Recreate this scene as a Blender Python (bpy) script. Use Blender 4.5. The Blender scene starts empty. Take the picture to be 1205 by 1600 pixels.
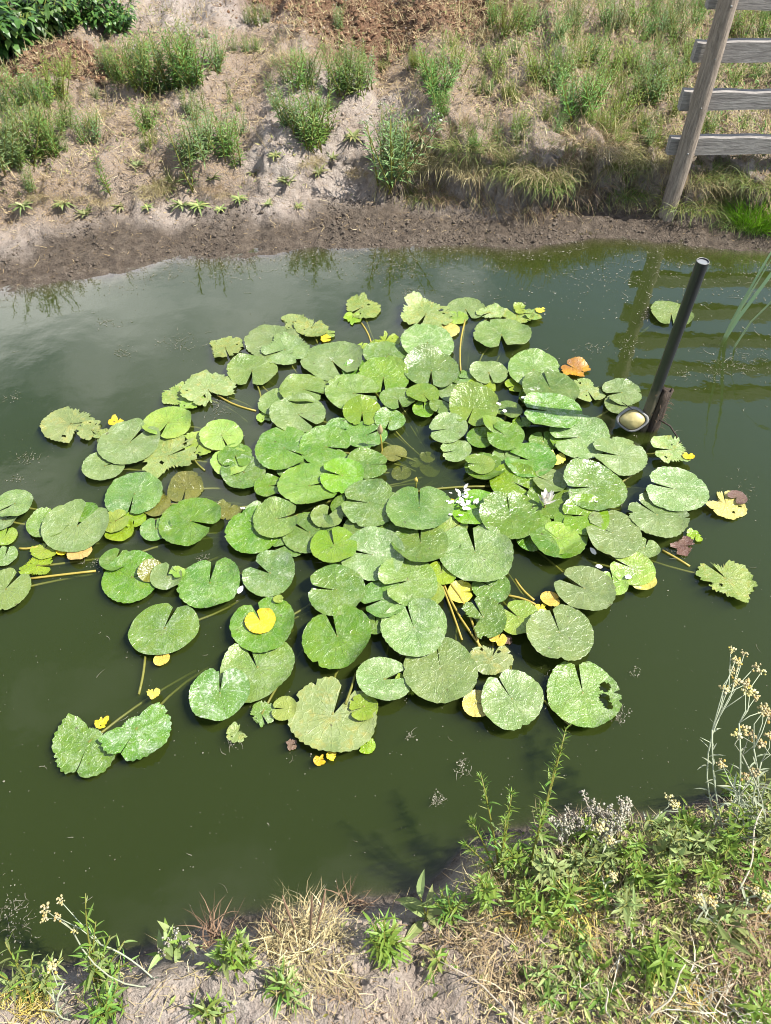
import bpy, math, random
import numpy as np
from mathutils import Vector, Matrix
R = math.radians
S = bpy.context.scene
COL = S.collection

# ------------------------------------------------------------------ camera, sky, sun, exposure
H = 2.0                     # camera height over the water, metres
PITCH = R(49.6)             # below the horizon
FPX = 800 / math.tan(R(33))
cam = bpy.data.cameras.new('camera'); cam_o = bpy.data.objects.new('camera', cam); COL.objects.link(cam_o)
cam_o.location = (0, 0, H); cam_o.rotation_euler = (math.pi / 2 - PITCH, 0, 0)
cam.sensor_fit = 'VERTICAL'; cam.sensor_height = 24; cam.lens = 12 / math.tan(R(33))
cam.clip_start = 0.02; cam.clip_end = 3000
S.camera = cam_o

SUN_EL, SUN_AZ = 53.0, 98.0            # azimuth clockwise from +Y (away from the camera)
world = bpy.data.worlds.new('World'); S.world = world; world.use_nodes = True
def setup_world():
    nt = world.node_tree; nt.nodes.clear(); L = nt.links
    out = nt.nodes.new('ShaderNodeOutputWorld'); bg = nt.nodes.new('ShaderNodeBackground')
    sky = nt.nodes.new('ShaderNodeTexSky'); sky.sky_type = 'NISHITA'; sky.sun_disc = False
    sky.sun_elevation = R(SUN_EL); sky.sun_rotation = R(SUN_AZ)
    sky.air_density = 1.0; sky.dust_density = 1.0
    tc = nt.nodes.new('ShaderNodeTexCoord')
    sep = nt.nodes.new('ShaderNodeSeparateXYZ'); L.new(tc.outputs['Generated'], sep.inputs[0])
    # clouds on a flat layer: direction / height
    zc = nt.nodes.new('ShaderNodeMath'); zc.operation = 'MAXIMUM'; zc.inputs[1].default_value = 0.08; L.new(sep.outputs['Z'], zc.inputs[0])
    dv = nt.nodes.new('ShaderNodeVectorMath'); dv.operation = 'DIVIDE'
    cb = nt.nodes.new('ShaderNodeCombineXYZ')
    for i in range(3): L.new(zc.outputs[0], cb.inputs[i])
    L.new(tc.outputs['Generated'], dv.inputs[0]); L.new(cb.outputs[0], dv.inputs[1])
    mp = nt.nodes.new('ShaderNodeMapping'); mp.inputs['Location'].default_value = (8.28, 16.78, 0); L.new(dv.outputs[0], mp.inputs[0])
    n = nt.nodes.new('ShaderNodeTexNoise'); n.inputs['Scale'].default_value = 0.85; n.inputs['Detail'].default_value = 7; n.inputs['Roughness'].default_value = 0.55
    n.inputs['Distortion'].default_value = 0.25
    L.new(mp.outputs[0], n.inputs['Vector'])
    rp = nt.nodes.new('ShaderNodeValToRGB'); rp.color_ramp.elements[0].position = 0.51; rp.color_ramp.elements[1].position = 0.64
    L.new(n.outputs['Fac'], rp.inputs[0])
    mx = nt.nodes.new('ShaderNodeMix'); mx.data_type = 'RGBA'
    L.new(rp.outputs[0], mx.inputs[0]); L.new(sky.outputs[0], mx.inputs[6]); mx.inputs[7].default_value = (11.0, 11.2, 11.5, 1)
    L.new(mx.outputs[2], bg.inputs[0]); bg.inputs[1].default_value = 0.095
    L.new(bg.outputs[0], out.inputs[0])
setup_world()
sun = bpy.data.lights.new('sun', 'SUN'); sun.energy = 5.0; sun.angle = R(0.53); sun.color = (1.0, 0.955, 0.88)
sun_o = bpy.data.objects.new('sun', sun); COL.objects.link(sun_o)
az, el = R(SUN_AZ), R(SUN_EL)
to_sun = Vector((math.sin(az) * math.cos(el), math.cos(az) * math.cos(el), math.sin(el)))
sun_o.rotation_euler = to_sun.to_track_quat('Z', 'Y').to_euler(); sun_o.location = to_sun * 30
S.view_settings.view_transform = 'Standard'; S.view_settings.look = 'None'
S.view_settings.exposure = 1.12; S.view_settings.gamma = 1
S.render.engine = 'CYCLES'
cy = S.cycles
cy.max_bounces = 8; cy.diffuse_bounces = 3; cy.glossy_bounces = 3; cy.transmission_bounces = 4
cy.transparent_max_bounces = 16; cy.volume_bounces = 1
cy.caustics_reflective = False; cy.caustics_refractive = False
cy.sample_clamp_indirect = 6
cy.use_denoising = True; cy.filter_width = 1.0
try: cy.denoiser = 'OPENIMAGEDENOISE'
except Exception: pass

# ------------------------------------------------------------------ helpers
def P(px, py, z=0.0):
    """point of the place at height z that photograph pixel (1205x1600) shows"""
    dx = (px - 602.5) / FPX; dy = (800 - py) / FPX
    sp, cp = math.sin(PITCH), math.cos(PITCH)
    d = Vector((dx, cp + dy * sp, -sp + dy * cp))
    t = (H - z) / -d.z
    return Vector((d.x * t, d.y * t, z))
def mpp(px, py, z=0.0):
    """metres per photograph pixel there"""
    p = P(px, py, z)
    return (p.y * math.cos(PITCH) + (H - z) * math.sin(PITCH)) / FPX

def vn(x, y, s=0):
    x = np.asarray(x, float); y = np.asarray(y, float)
    xi = np.floor(x); yi = np.floor(y); fx = x - xi; fy = y - yi
    fx = fx * fx * (3 - 2 * fx); fy = fy * fy * (3 - 2 * fy)
    def h(a, b):
        q = np.sin(a * 127.1 + b * 311.7 + s * 74.7) * 43758.5453
        return q - np.floor(q)
    a = h(xi, yi) * (1 - fx) + h(xi + 1, yi) * fx
    b = h(xi, yi + 1) * (1 - fx) + h(xi + 1, yi + 1) * fx
    return a * (1 - fy) + b * fy - 0.5
def fbm(x, y, s=0, o=4, g=0.5):
    r = 0; a = 1.0
    for i in range(o):
        r = r + a * vn(x, y, s + i * 13); x = x * 2.03 + 17.3; y = y * 2.03 + 9.1; a *= g
    return r
def sstep(a, b, v):
    t = np.clip((v - a) / (b - a), 0, 1); return t * t * (3 - 2 * t)

class MB:
    def __init__(self): self.v = []; self.f = []; self.t = []; self.uv = []
    def add(self, vs, fs, tint=0.5):
        o = len(self.v); self.v += [tuple(p) for p in vs]; self.f += [tuple(i + o for i in q) for q in fs]
        self.t += tint if isinstance(tint, list) else [tint] * len(vs)
    def tube(self, pts, rad, n=5, tint=0.5, cap=True):
        pts = [Vector(p) for p in pts]; k = len(pts); vs = []; fs = []
        rads = rad if isinstance(rad, (list, tuple)) else [rad] * k
        for i, p in enumerate(pts):
            d = (pts[min(i + 1, k - 1)] - pts[max(i - 1, 0)])
            d = d.normalized() if d.length > 1e-9 else Vector((0, 0, 1))
            a = d.orthogonal() if i == 0 else (a - d * a.dot(d))
            a = a.normalized(); b = d.cross(a)
            for j in range(n):
                w = 2 * math.pi * j / n
                vs.append(p + (a * math.cos(w) + b * math.sin(w)) * rads[i])
        for i in range(k - 1):
            for j in range(n):
                fs.append((i * n + j, i * n + (j + 1) % n, (i + 1) * n + (j + 1) % n, (i + 1) * n + j))
        if cap: fs.append(tuple(range(n - 1, -1, -1))); fs.append(tuple((k - 1) * n + j for j in range(n)))
        self.add(vs, fs, tint)
    def leaf(self, base, d, up, ln, w, curl=0.3, tint=0.5, segs=3, fold=0.25, wpos=0.45):
        """lance-shaped leaf: base, growing along d, face up, drooping by curl"""
        d = Vector(d).normalized(); up = Vector(up); up = (up - d * up.dot(d))
        up = up.normalized() if up.length > 1e-6 else d.orthogonal().normalized()
        s = d.cross(up); p = Vector(base); vs = []; fs = []
        if segs <= 2:
            m = p + d * ln * wpos; e = p + d * ln - up * ln * curl * 0.6
            m = m + up * ln * curl * 0.12
            vs = [p, m + s * w / 2, m - up * w * fold, m - s * w / 2, e]
            fs = [(0, 1, 2), (0, 2, 3), (1, 4, 2), (2, 4, 3)]
            self.add(vs, fs, tint); return
        for i in range(segs + 1):
            u = i / segs
            ww = w * 0.5 * max(0.06, math.sin(math.pi * min(1, (u ** (0.75)) * 0.96 + 0.04)))
            c = p + d * (ln * u * (1 - 0.15 * abs(curl) * u)) - up * (ln * curl * u * u * 0.7)
            if i == segs: vs.append(c)
            else: vs += [c + s * ww + up * ww * fold, c, c - s * ww + up * ww * fold]
        for i in range(segs - 1):
            o = i * 3; fs += [(o, o + 3, o + 4, o + 1), (o + 1, o + 4, o + 5, o + 2)]
        o = (segs - 1) * 3; fs += [(o, o + 3, o + 1), (o + 1, o + 3, o + 2)]
        self.add(vs, fs, tint)
    def blade(self, pts, w, tint=0.5, side=None):
        """flat ribbon through pts, tapering to the tip"""
        pts = [Vector(p) for p in pts]; k = len(pts); vs = []; fs = []
        for i, p in enumerate(pts):
            d = (pts[min(i + 1, k - 1)] - pts[max(i - 1, 0)]).normalized()
            s = side if side is not None else d.cross(Vector((0, 0, 1)))
            if s.length < 1e-4: s = Vector((1, 0, 0))
            s = s.normalized(); ww = w * 0.5 * (1 - (i / (k - 1)) ** 1.6)
            if i == k - 1: vs.append(p)
            else: vs += [p + s * ww, p - s * ww]
        for i in range(k - 2): fs.append((2 * i, 2 * i + 2, 2 * i + 3, 2 * i + 1))
        o = 2 * (k - 2); fs.append((o, o + 2, o + 1))
        self.add(vs, fs, tint)
    def blob(self, c, r, tint=0.5, rng=random, flat=1.0):
        c = Vector(c); g = (1 + 5 ** .5) / 2
        vs = [(-1, g, 0), (1, g, 0), (-1, -g, 0), (1, -g, 0), (0, -1, g), (0, 1, g), (0, -1, -g), (0, 1, -g), (g, 0, -1), (g, 0, 1), (-g, 0, -1), (-g, 0, 1)]
        fs = [(0, 11, 5), (0, 5, 1), (0, 1, 7), (0, 7, 10), (0, 10, 11), (1, 5, 9), (5, 11, 4), (11, 10, 2), (10, 7, 6), (7, 1, 8), (3, 9, 4), (3, 4, 2), (3, 2, 6), (3, 6, 8), (3, 8, 9), (4, 9, 5), (2, 4, 11), (6, 2, 10), (8, 6, 7), (9, 8, 1)]
        q = []
        for v in vs:
            k = r / 1.9 * rng.uniform(.55, 1.3); q.append(c + Vector((v[0] * k, v[1] * k, v[2] * k * flat)))
        self.add(q, fs, tint)
    def mesh(self, name, mat, smooth=True):
        m = bpy.data.meshes.new(name); m.from_pydata(self.v, [], self.f)
        a = m.attributes.new('tint', 'FLOAT', 'POINT'); a.data.foreach_set('value', self.t)
        if smooth: m.shade_smooth()
        m.materials.append(mat); return m

def link(name, data, parent=None, loc=None):
    o = bpy.data.objects.new(name, data); COL.objects.link(o)
    if parent is not None: o.parent = parent
    if loc is not None: o.location = loc
    return o
def tag(o, label, cat, group=None):
    o['label'] = label; o['category'] = cat
    if group: o['group'] = group
    return o
def structure(o): o['kind'] = 'structure'; return o
def stuff(o, label=None, cat=None):
    o['kind'] = 'stuff'
    if label: o['label'] = label
    if cat: o['category'] = cat
    return o

# ------------------------------------------------------------------ materials
class NT:
    def __init__(self, name):
        self.m = bpy.data.materials.new(name); self.m.use_nodes = True
        self.nt = self.m.node_tree; self.nt.nodes.clear(); self.out = self.n('OutputMaterial')
    def n(self, t, **kw):
        nd = self.nt.nodes.new('ShaderNode' + t)
        for k, v in kw.items(): setattr(nd, k, v)
        return nd
    def l(self, a, b): self.nt.links.new(a, b)
    def math(self, op, a, b=0.0, clamp=False):
        nd = self.n('Math', operation=op, use_clamp=clamp)
        for i, q in enumerate((a, b)):
            if hasattr(q, 'links'): self.l(q, nd.inputs[i])
            else: nd.inputs[i].default_value = q
        return nd.outputs[0]
    def mix(self, f, a, b, blend='MIX'):
        nd = self.n('Mix', data_type='RGBA', blend_type=blend)
        for i, q in ((0, f), (6, a), (7, b)):
            if hasattr(q, 'links'): self.l(q, nd.inputs[i])
            elif isinstance(q, tuple): nd.inputs[i].default_value = (*q[:3], 1)
            else: nd.inputs[i].default_value = q
        return nd.outputs[2]
    def ramp(self, f, stops):
        nd = self.n('ValToRGB'); cr = nd.color_ramp
        while len(cr.elements) < len(stops): cr.elements.new(0.5)
        for e, (p, c) in zip(cr.elements, stops):
            e.position = p; e.color = (*c, 1) if isinstance(c, tuple) else (c, c, c, 1)
        self.l(f, nd.inputs[0]); return nd.outputs[0]
    def noise(self, scale, detail=3, rough=0.55, vec=None, dist=0.0):
        nd = self.n('TexNoise'); nd.inputs['Scale'].default_value = scale; nd.inputs['Detail'].default_value = detail
        nd.inputs['Roughness'].default_value = rough; nd.inputs['Distortion'].default_value = dist
        if vec is not None: self.l(vec, nd.inputs['Vector'])
        return nd.outputs['Fac']
    def attr(self, name): return self.n('Attribute', attribute_name=name).outputs
    def coord(self, k='Object'): return self.n('TexCoord').outputs[k]
    def rnd(self): return self.n('ObjectInfo').outputs['Random']
    def bump(self, h, s=0.3, d=0.01, nrm=None):
        nd = self.n('Bump'); nd.inputs['Strength'].default_value = s; nd.inputs['Distance'].default_value = d
        self.l(h, nd.inputs['Height'])
        if nrm is not None: self.l(nrm, nd.inputs['Normal'])
        return nd.outputs[0]
    def pbr(self, col, rough=0.6, nrm=None, spec=0.5):
        p = self.n('BsdfPrincipled')
        for k, q in (('Base Color', col), ('Roughness', rough), ('Specular IOR Level', spec)):
            if hasattr(q, 'links'): self.l(q, p.inputs[k])
            elif isinstance(q, tuple): p.inputs[k].default_value = (*q, 1)
            else: p.inputs[k].default_value = q
        if nrm is not None: self.l(nrm, p.inputs['Normal'])
        return p.outputs[0]
    def trans(self, sh, col, f=0.25):
        t = self.n('BsdfTranslucent')
        if hasattr(col, 'links'): self.l(col, t.inputs[0])
        else: t.inputs[0].default_value = (*col, 1)
        mx = self.n('MixShader'); mx.inputs[0].default_value = f; self.l(sh, mx.inputs[1]); self.l(t.outputs[0], mx.inputs[2])
        return mx.outputs[0]
    def done(self, sh): self.l(sh, self.out.inputs['Surface']); return self.m

def leaf_mat(name, c0, c1, c2=None, rough=0.5, tr=0.22):
    """leaf colour runs c0..c1 over the per-leaf tint; c2 shows on a few leaves"""
    k = NT(name); t = k.attr('tint')['Fac'] if 'Fac' in k.attr('tint') else k.attr('tint')[2]
    stops = [(0.0, c0), (0.8, c1)] + ([(0.97, c2)] if c2 else [])
    c = k.ramp(t, stops)
    r = k.rnd(); hs = k.n('HueSaturation'); k.l(c, hs.inputs['Color'])
    k.l(k.math('ADD', k.math('MULTIPLY', r, 0.04), 0.48), hs.inputs['Hue'])
    k.l(k.math('ADD', k.math('MULTIPLY', r, 0.4), 0.8), hs.inputs['Value'])
    nz = k.noise(90, 2); c = k.mix(k.math('MULTIPLY', nz, 0.35), hs.outputs[0], (0.02, 0.03, 0.01))
    p = k.pbr(c, rough, None, 0.4)
    return k.done(k.trans(p, c, tr))

def pad_mat(name, base, base2, film, vein, film_amt=0.5, rough=0.33, brown=0.12):
    k = NT(name)
    uv = k.n('UVMap').outputs[0]; sp = k.n('SeparateXYZ'); k.l(uv, sp.inputs[0]); rr, th = sp.outputs[0], sp.outputs[1]
    oc = k.coord('Object'); rn = k.rnd()
    off = k.n('VectorMath', operation='ADD'); k.l(oc, off.inputs[0])
    cb = k.n('CombineXYZ'); k.l(k.math('MULTIPLY', rn, 37.0), cb.inputs[0]); k.l(k.math('MULTIPLY', rn, 91.0), cb.inputs[1]); k.l(cb.outputs[0], off.inputs[1])
    vs_ = k.n('VectorMath', operation='SCALE'); k.l(off.outputs[0], vs_.inputs[0]); k.l(k.math('ADD', .65, k.math('MULTIPLY', k.math('FRACT', k.math('MULTIPLY', rn, 7.31)), .8)), vs_.inputs['Scale']); v = vs_.outputs[0]
    big = k.noise(9, 3, 0.6, v)
    c = k.mix(k.ramp(big, [(0.35, 0.0), (0.65, 1.0)]), base, base2)
    hs = k.n('HueSaturation'); k.l(c, hs.inputs['Color']); k.l(k.math('ADD', k.math('MULTIPLY', rn, 0.03), 0.485), hs.inputs['Hue'])
    k.l(k.math('ADD', k.math('MULTIPLY', rn, 0.36), 0.90), hs.inputs['Value']); k.l(k.math('ADD', k.math('MULTIPLY', k.math('FRACT', k.math('MULTIPLY', rn, 3.7)), 0.25), 0.88), hs.inputs['Saturation']); c = hs.outputs[0]
    # radiating veins
    wob = k.math('MULTIPLY', k.noise(25, 2, 0.5, v), 0.05)
    vv = k.math('ABSOLUTE', k.math('SINE', k.math('MULTIPLY', k.math('ADD', th, wob), math.pi * 15)))
    vm = k.math('MULTIPLY', k.ramp(vv, [(0.0, 1.0), (0.17, 0.0)]), k.ramp(rr, [(0.0, 1.0), (0.9, 0.1)]))
    c = k.mix(k.math('MULTIPLY', vm, 0.75), c, vein)
    # dried whitish film: patches broken into specks
    f1 = k.ramp(k.noise(22, 5, 0.7, v, 0.6), [(0.47, 0.0), (0.78, 1.0)])
    f2 = k.ramp(k.noise(140, 3, 0.65, v, 0.4), [(0.46, 0.0), (0.66, 1.0)])
    f3 = k.ramp(k.noise(330, 2, 0.6, v), [(0.57, 0.0), (0.68, 1.0)])
    ff = k.math('ADD', k.math('MULTIPLY', f1, k.math('MULTIPLY', f2, 1.4)), k.math('MULTIPLY', f3, 0.55))
    ff = k.math('ADD', ff, k.math('MULTIPLY', f1, 0.25))
    ff = k.math('MULTIPLY', ff, k.math('MULTIPLY', k.math('ADD', k.math('POWER', rn, 1.6), 0.32), film_amt), True)
    vo = k.n('TexVoronoi', feature='DISTANCE_TO_EDGE'); vo.inputs['Scale'].default_value = 48; k.l(v, vo.inputs['Vector'])
    net = k.ramp(vo.outputs['Distance'], [(0.0, 1.0), (0.07, 0.0)]); c = k.mix(k.math('MULTIPLY', net, 0.13), c, vein)
    c = k.mix(ff, c, film)
    c = k.mix(k.math('MULTIPLY', vm, 0.45), c, vein)
    # bleached thick blotches on a few
    f4 = k.ramp(k.noise(7, 3, 0.6, v), [(0.66, 0.0), (0.72, 1.0)])
    c = k.mix(k.math('MULTIPLY', k.math('MULTIPLY', f4, f2), 0.7), c, (0.62, 0.62, 0.55))
    # torn rims go dry brown
    if brown:
        bm = k.math('MULTIPLY', k.ramp(k.noise(38, 4, 0.7, v), [(0.5, 0.0), (0.72, 1.0)]), brown)
        c = k.mix(bm, c, (0.30, 0.24, 0.035))
    sk = k.ramp(k.noise(60, 2, 0.5, v), [(0.70, 0.0), (0.74, 1.0)])
    c = k.mix(k.math('MULTIPLY', sk, 0.6), c, (0.05, 0.03, 0.012))
    h = k.math('ADD', k.math('MULTIPLY', k.noise(45, 4, 0.6, v), 1.0), k.math('MULTIPLY', k.math('MAXIMUM', vm, k.math('MULTIPLY', net, .2)), 0.6))
    nb = k.bump(h, 0.8, 0.006)
    rg = k.math('ADD', k.math('MULTIPLY', ff, 0.4), k.math('ADD', rough - .20, k.math('MULTIPLY', k.noise(13, 3, 0.6, v), 0.36)), True)
    p = k.pbr(c, rg, nb, 0.65)
    return k.done(k.trans(p, c, 0.10))

M = {}
FILM = (0.52, 0.55, 0.40)
M['pad_green'] = pad_mat('pad_green', (0.055, 0.125, 0.010), (0.100, 0.172, 0.020), FILM, (0.17, 0.30, 0.07), 0.42, 0.30)
M['pad_pale'] = pad_mat('pad_pale', (0.092, 0.158, 0.030), (0.138, 0.200, 0.048), FILM, (0.25, 0.36, 0.13), 0.68, 0.38)
M['pad_ragged'] = pad_mat('pad_ragged', (0.115, 0.180, 0.034), (0.185, 0.240, 0.055), (0.52, 0.54, 0.36), (0.30, 0.37, 0.13), 0.65, 0.48, 0.55)
M['pad_lime'] = pad_mat('pad_lime', (0.125, 0.215, 0.014), (0.200, 0.275, 0.024), FILM, (0.28, 0.36, 0.07), 0.30, 0.38, 0.25)
M['pad_yellow'] = pad_mat('pad_yellow', (0.55, 0.35, 0.012), (0.42, 0.36, 0.03), (0.6, 0.5, 0.25), (0.6, 0.45, 0.1), 0.3, 0.5, 0.6)
M['pad_orange'] = pad_mat('pad_orange', (0.52, 0.29, 0.010), (0.13, 0.055, 0.03), (0.5, 0.4, 0.25), (0.5, 0.25, 0.03), 0.12, 0.5, 0.3)
M['pad_olive'] = pad_mat('pad_olive', (0.095, 0.115, 0.014), (0.14, 0.145, 0.018), (0.35, 0.36, 0.25), (0.2, 0.2, 0.05), 0.15, 0.3, 0.2)
M['pad_brown'] = pad_mat('pad_brown', (0.075, 0.035, 0.022), (0.12, 0.06, 0.035), (0.3, 0.25, 0.2), (0.12, 0.07, 0.03), 0.15, 0.6, 0.1)

def ground_mat():
    k = NT('bank_soil'); z = k.attr('zone')['Color']; sp = k.n('SeparateColor'); k.l(z, sp.inputs[0])
    wet, mulch, veg = sp.outputs
    oc = k.coord('Object')
    n1 = k.noise(3.0, 5, 0.6, oc); n2 = k.noise(28, 5, 0.65, oc); n3 = k.noise(150, 4, 0.65, oc)
    sand = k.ramp(n2, [(0.25, (0.24, 0.195, 0.165)), (0.5, (0.41, 0.35, 0.30)), (0.75, (0.50, 0.44, 0.385))])
    sand = k.mix(k.ramp(n1, [(0.45, 0.0), (0.75, 0.5)]), sand, (0.31, 0.23, 0.16))
    lit = k.ramp(n3, [(0.3, (0.11, 0.075, 0.048)), (0.5, (0.26, 0.185, 0.118)), (0.7, (0.42, 0.315, 0.205))])
    mul = k.ramp(k.noise(65, 5, 0.7, oc), [(0.3, (0.075, 0.042, 0.025)), (0.55, (0.20, 0.115, 0.068)), (0.75, (0.32, 0.20, 0.12))])
    mud = k.ramp(n2, [(0.25, (0.048, 0.036, 0.026)), (0.5, (0.112, 0.086, 0.063)), (0.75, (0.19, 0.152, 0.115))])
    c = k.mix(k.math('MULTIPLY', veg, k.ramp(n3, [(0.38, 0.3), (0.55, 1.0)])), sand, lit)
    c = k.mix(mulch, c, mul)
    c = k.mix(wet, c, mud)
    gr = k.ramp(n3, [(0.3, 0.72), (0.6, 1.0)]); c = k.mix(1.0, c, gr, 'MULTIPLY')
    h = k.math('ADD', k.math('MULTIPLY', n2, 1.0), k.math('MULTIPLY', n3, 0.6))
    nb = k.bump(h, 1.0, 0.03)
    rg = k.math('SUBTRACT', 0.95, k.math('MULTIPLY', wet, 0.38))
    return k.done(k.pbr(c, rg, nb, 0.3))
M['soil'] = ground_mat()

def water_mat():
    k = NT('pond_water')
    oc = k.coord('Object')
    h = k.math('ADD', k.noise(4.0, 2, 0.5, oc), k.math('MULTIPLY', k.noise(23, 2, 0.5, oc), 0.12))
    nb = k.bump(h, 0.10, 0.02)
    lw = k.n('LayerWeight'); lw.inputs['Blend'].default_value = 0.5; k.l(nb, lw.inputs['Normal'])
    fr = k.math('ADD', 0.035, k.math('MULTIPLY', k.math('POWER', lw.outputs['Facing'], 2.7), 1.1), True)   # surface reflection by viewing angle (Schlick)
    gl = k.n('BsdfGlossy'); gl.inputs['Roughness'].default_value = 0.03; k.l(nb, gl.inputs['Normal'])
    tr = k.n('BsdfTransparent'); tr.inputs[0].default_value = (1, 1, 1, 1)
    mx = k.n('MixShader'); k.l(fr, mx.inputs[0]); k.l(tr.outputs[0], mx.inputs[1]); k.l(gl.outputs[0], mx.inputs[2])
    sc = k.n('VolumeScatter'); sc.inputs['Color'].default_value = (0.62, 0.78, 0.22, 1); sc.inputs['Density'].default_value = 3.8
    ab = k.n('VolumeAbsorption'); ab.inputs['Color'].default_value = (0.30, 0.40, 0.02, 1); ab.inputs['Density'].default_value = 26
    ad = k.n('AddShader'); k.l(sc.outputs[0], ad.inputs[0]); k.l(ab.outputs[0], ad.inputs[1])
    k.l(ad.outputs[0], k.out.inputs['Volume'])
    k.m.cycles.homogeneous_volume = True
    return k.done(mx.outputs[0])
M['water'] = water_mat()

def wood_mat(name, c0, c1, stretch=(1, 1, 12)):
    k = NT(name); oc = k.coord('Object'); mp = k.n('Mapping'); mp.inputs['Scale'].default_value = stretch; k.l(oc, mp.inputs[0])
    v = mp.outputs[0]; a = k.noise(14, 6, 0.65, v, 0.4); b = k.noise(60, 4, 0.6, v)
    c = k.mix(k.ramp(a, [(0.3, 0.0), (0.68, 1.0)]), c0, c1)
    c = k.mix(k.ramp(b, [(0.62, 0.0), (0.72, 0.8)]), c, tuple(x * 0.25 for x in c0))
    hh = k.math('ADD', a, k.math('MULTIPLY', b, 0.6))
    return k.done(k.pbr(c, 0.85, k.bump(hh, 0.8, 0.006), 0.25))
M['post_wood'] = wood_mat('post_wood', (0.13, 0.105, 0.085), (0.33, 0.275, 0.22), (9, 9, 1))
M['rail_wood'] = wood_mat('rail_wood', (0.15, 0.135, 0.125), (0.36, 0.335, 0.305), (1, 9, 9))
M['rotten_wood'] = wood_mat('rotten_wood', (0.018, 0.014, 0.011), (0.075, 0.055, 0.042), (8, 8, 1))
def plain(name, c, rough=0.5, spec=0.5, var=0.3, scale=40, bump=0.2):
    k = NT(name); n = k.noise(scale, 4, 0.6, k.coord('Object')); cc = k.mix(k.math('MULTIPLY', n, var), c, tuple(x * 0.3 for x in c))
    return k.done(k.pbr(cc, rough, k.bump(n, bump, 0.003), spec))
M['black_plastic'] = plain('black_plastic', (0.012, 0.013, 0.016), 0.32, 0.5, 0.4, 60, 0.08)
def pipe_mat():
    k = NT('black_plastic'); oc = k.coord('Object'); sp = k.n('SeparateXYZ'); k.l(oc, sp.inputs[0])
    n = k.noise(38, 5, 0.65, oc); edge = k.math('ADD', sp.outputs[2], k.math('MULTIPLY', n, -.22))
    silt = k.math('MULTIPLY', k.ramp(edge, [(0.0, 1.0), (0.10, 0.0)]), 0.8); mp = k.n('Mapping'); mp.inputs['Scale'].default_value = (30, 30, 2.2); k.l(oc, mp.inputs[0])
    scuff = k.ramp(k.noise(9, 5, 0.7, mp.outputs[0]), [(0.58, 0.0), (0.75, 0.5)])
    c = k.mix(scuff, (0.012, 0.013, 0.016), (0.075, 0.078, 0.08)); c = k.mix(silt, c, (0.10, 0.085, 0.05))
    return k.done(k.pbr(c, k.math('ADD', 0.34, k.math('MULTIPLY', silt, .5)), k.bump(n, 0.12, 0.003), 0.5))
M['black_plastic'] = pipe_mat()
M['grey_plastic'] = plain('grey_plastic', (0.22, 0.22, 0.21), 0.5, 0.4, 0.5, 70)
M['cream_plastic'] = plain('cream_plastic', (0.55, 0.47, 0.20), 0.45, 0.4, 0.9, 45)
M['rim'] = plain('pipe_rim', (0.20, 0.21, 0.22), 0.5)
M['stem'] = plain('stem_green', (0.17, 0.17, 0.03), 0.5, 0.4, 0.4, 60)
M['stem_yellow'] = plain('stem_yellow', (0.34, 0.27, 0.05), 0.5, 0.4, 0.4, 60)
M['petal'] = plain('petal_white', (0.80, 0.77, 0.70), 0.6, 0.3, 0.15, 60)
M['stamen'] = plain('stamen_yellow', (0.70, 0.42, 0.03), 0.6, 0.3, 0.3, 90)
M['flower_cream'] = leaf_mat('flower_cream', (0.50, 0.44, 0.18), (0.68, 0.61, 0.36), (0.60, 0.45, 0.10), 0.8, 0.15)
M['flower_white'] = leaf_mat('flower_white', (0.27, 0.24, 0.18), (0.46, 0.43, 0.35), None, 0.8, 0.15)
M['weed'] = leaf_mat('weed_leaf', (0.070, 0.160, 0.022), (0.160, 0.290, 0.050), (0.30, 0.31, 0.10))
M['weed_grey'] = leaf_mat('weed_grey_leaf', (0.100, 0.185, 0.052), (0.190, 0.295, 0.100), (0.34, 0.34, 0.18))
M['bush'] = leaf_mat('bush_leaf', (0.030, 0.085, 0.014), (0.085, 0.180, 0.030), (0.17, 0.25, 0.05), 0.4)
M['bright'] = leaf_mat('bright_leaf', (0.130, 0.225, 0.028), (0.250, 0.370, 0.060), (0.45, 0.42, 0.09), 0.42, 0.35)
M['sage'] = leaf_mat('sage_leaf', (0.175, 0.235, 0.065), (0.300, 0.365, 0.125), (0.42, 0.40, 0.15), 0.6)
M['silver'] = leaf_mat('silver_leaf', (0.27, 0.30, 0.19), (0.42, 0.45, 0.31), None, 0.7, 0.2)
M['lime'] = leaf_mat('lime_leaf', (0.23, 0.28, 0.06), (0.40, 0.42, 0.14), (0.56, 0.50, 0.22), 0.6)
M['rosette'] = leaf_mat('rosette_leaf', (0.15, 0.19, 0.06), (0.27, 0.31, 0.12), (0.42, 0.38, 0.2), 0.6)
M['cover'] = leaf_mat('cover_leaf', (0.16, 0.20, 0.06), (0.30, 0.33, 0.11), (0.48, 0.42, 0.2), 0.7)
M['straw'] = leaf_mat('straw', (0.25, 0.175, 0.095), (0.48, 0.37, 0.20), (0.60, 0.50, 0.32), 0.8, 0.15)
M['straw_brown'] = leaf_mat('straw_brown', (0.12, 0.072, 0.042), (0.30, 0.195, 0.115), (0.44, 0.32, 0.2), 0.85, 0.1)
M['straw_gold'] = leaf_mat('straw_gold', (0.34, 0.23, 0.045), (0.52, 0.39, 0.11), (0.55, 0.48, 0.2), 0.7, 0.2)
M['straw_pale'] = leaf_mat('straw_pale', (0.42, 0.36, 0.26), (0.62, 0.56, 0.44), None, 0.8, 0.1)
M['grass'] = leaf_mat('grass_blade', (0.115, 0.190, 0.030), (0.235, 0.300, 0.075), (0.42, 0.36, 0.16), 0.5)
M['grass_lush'] = leaf_mat('grass_lush', (0.10, 0.24, 0.008), (0.20, 0.38, 0.018), None, 0.4, 0.4)
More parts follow.
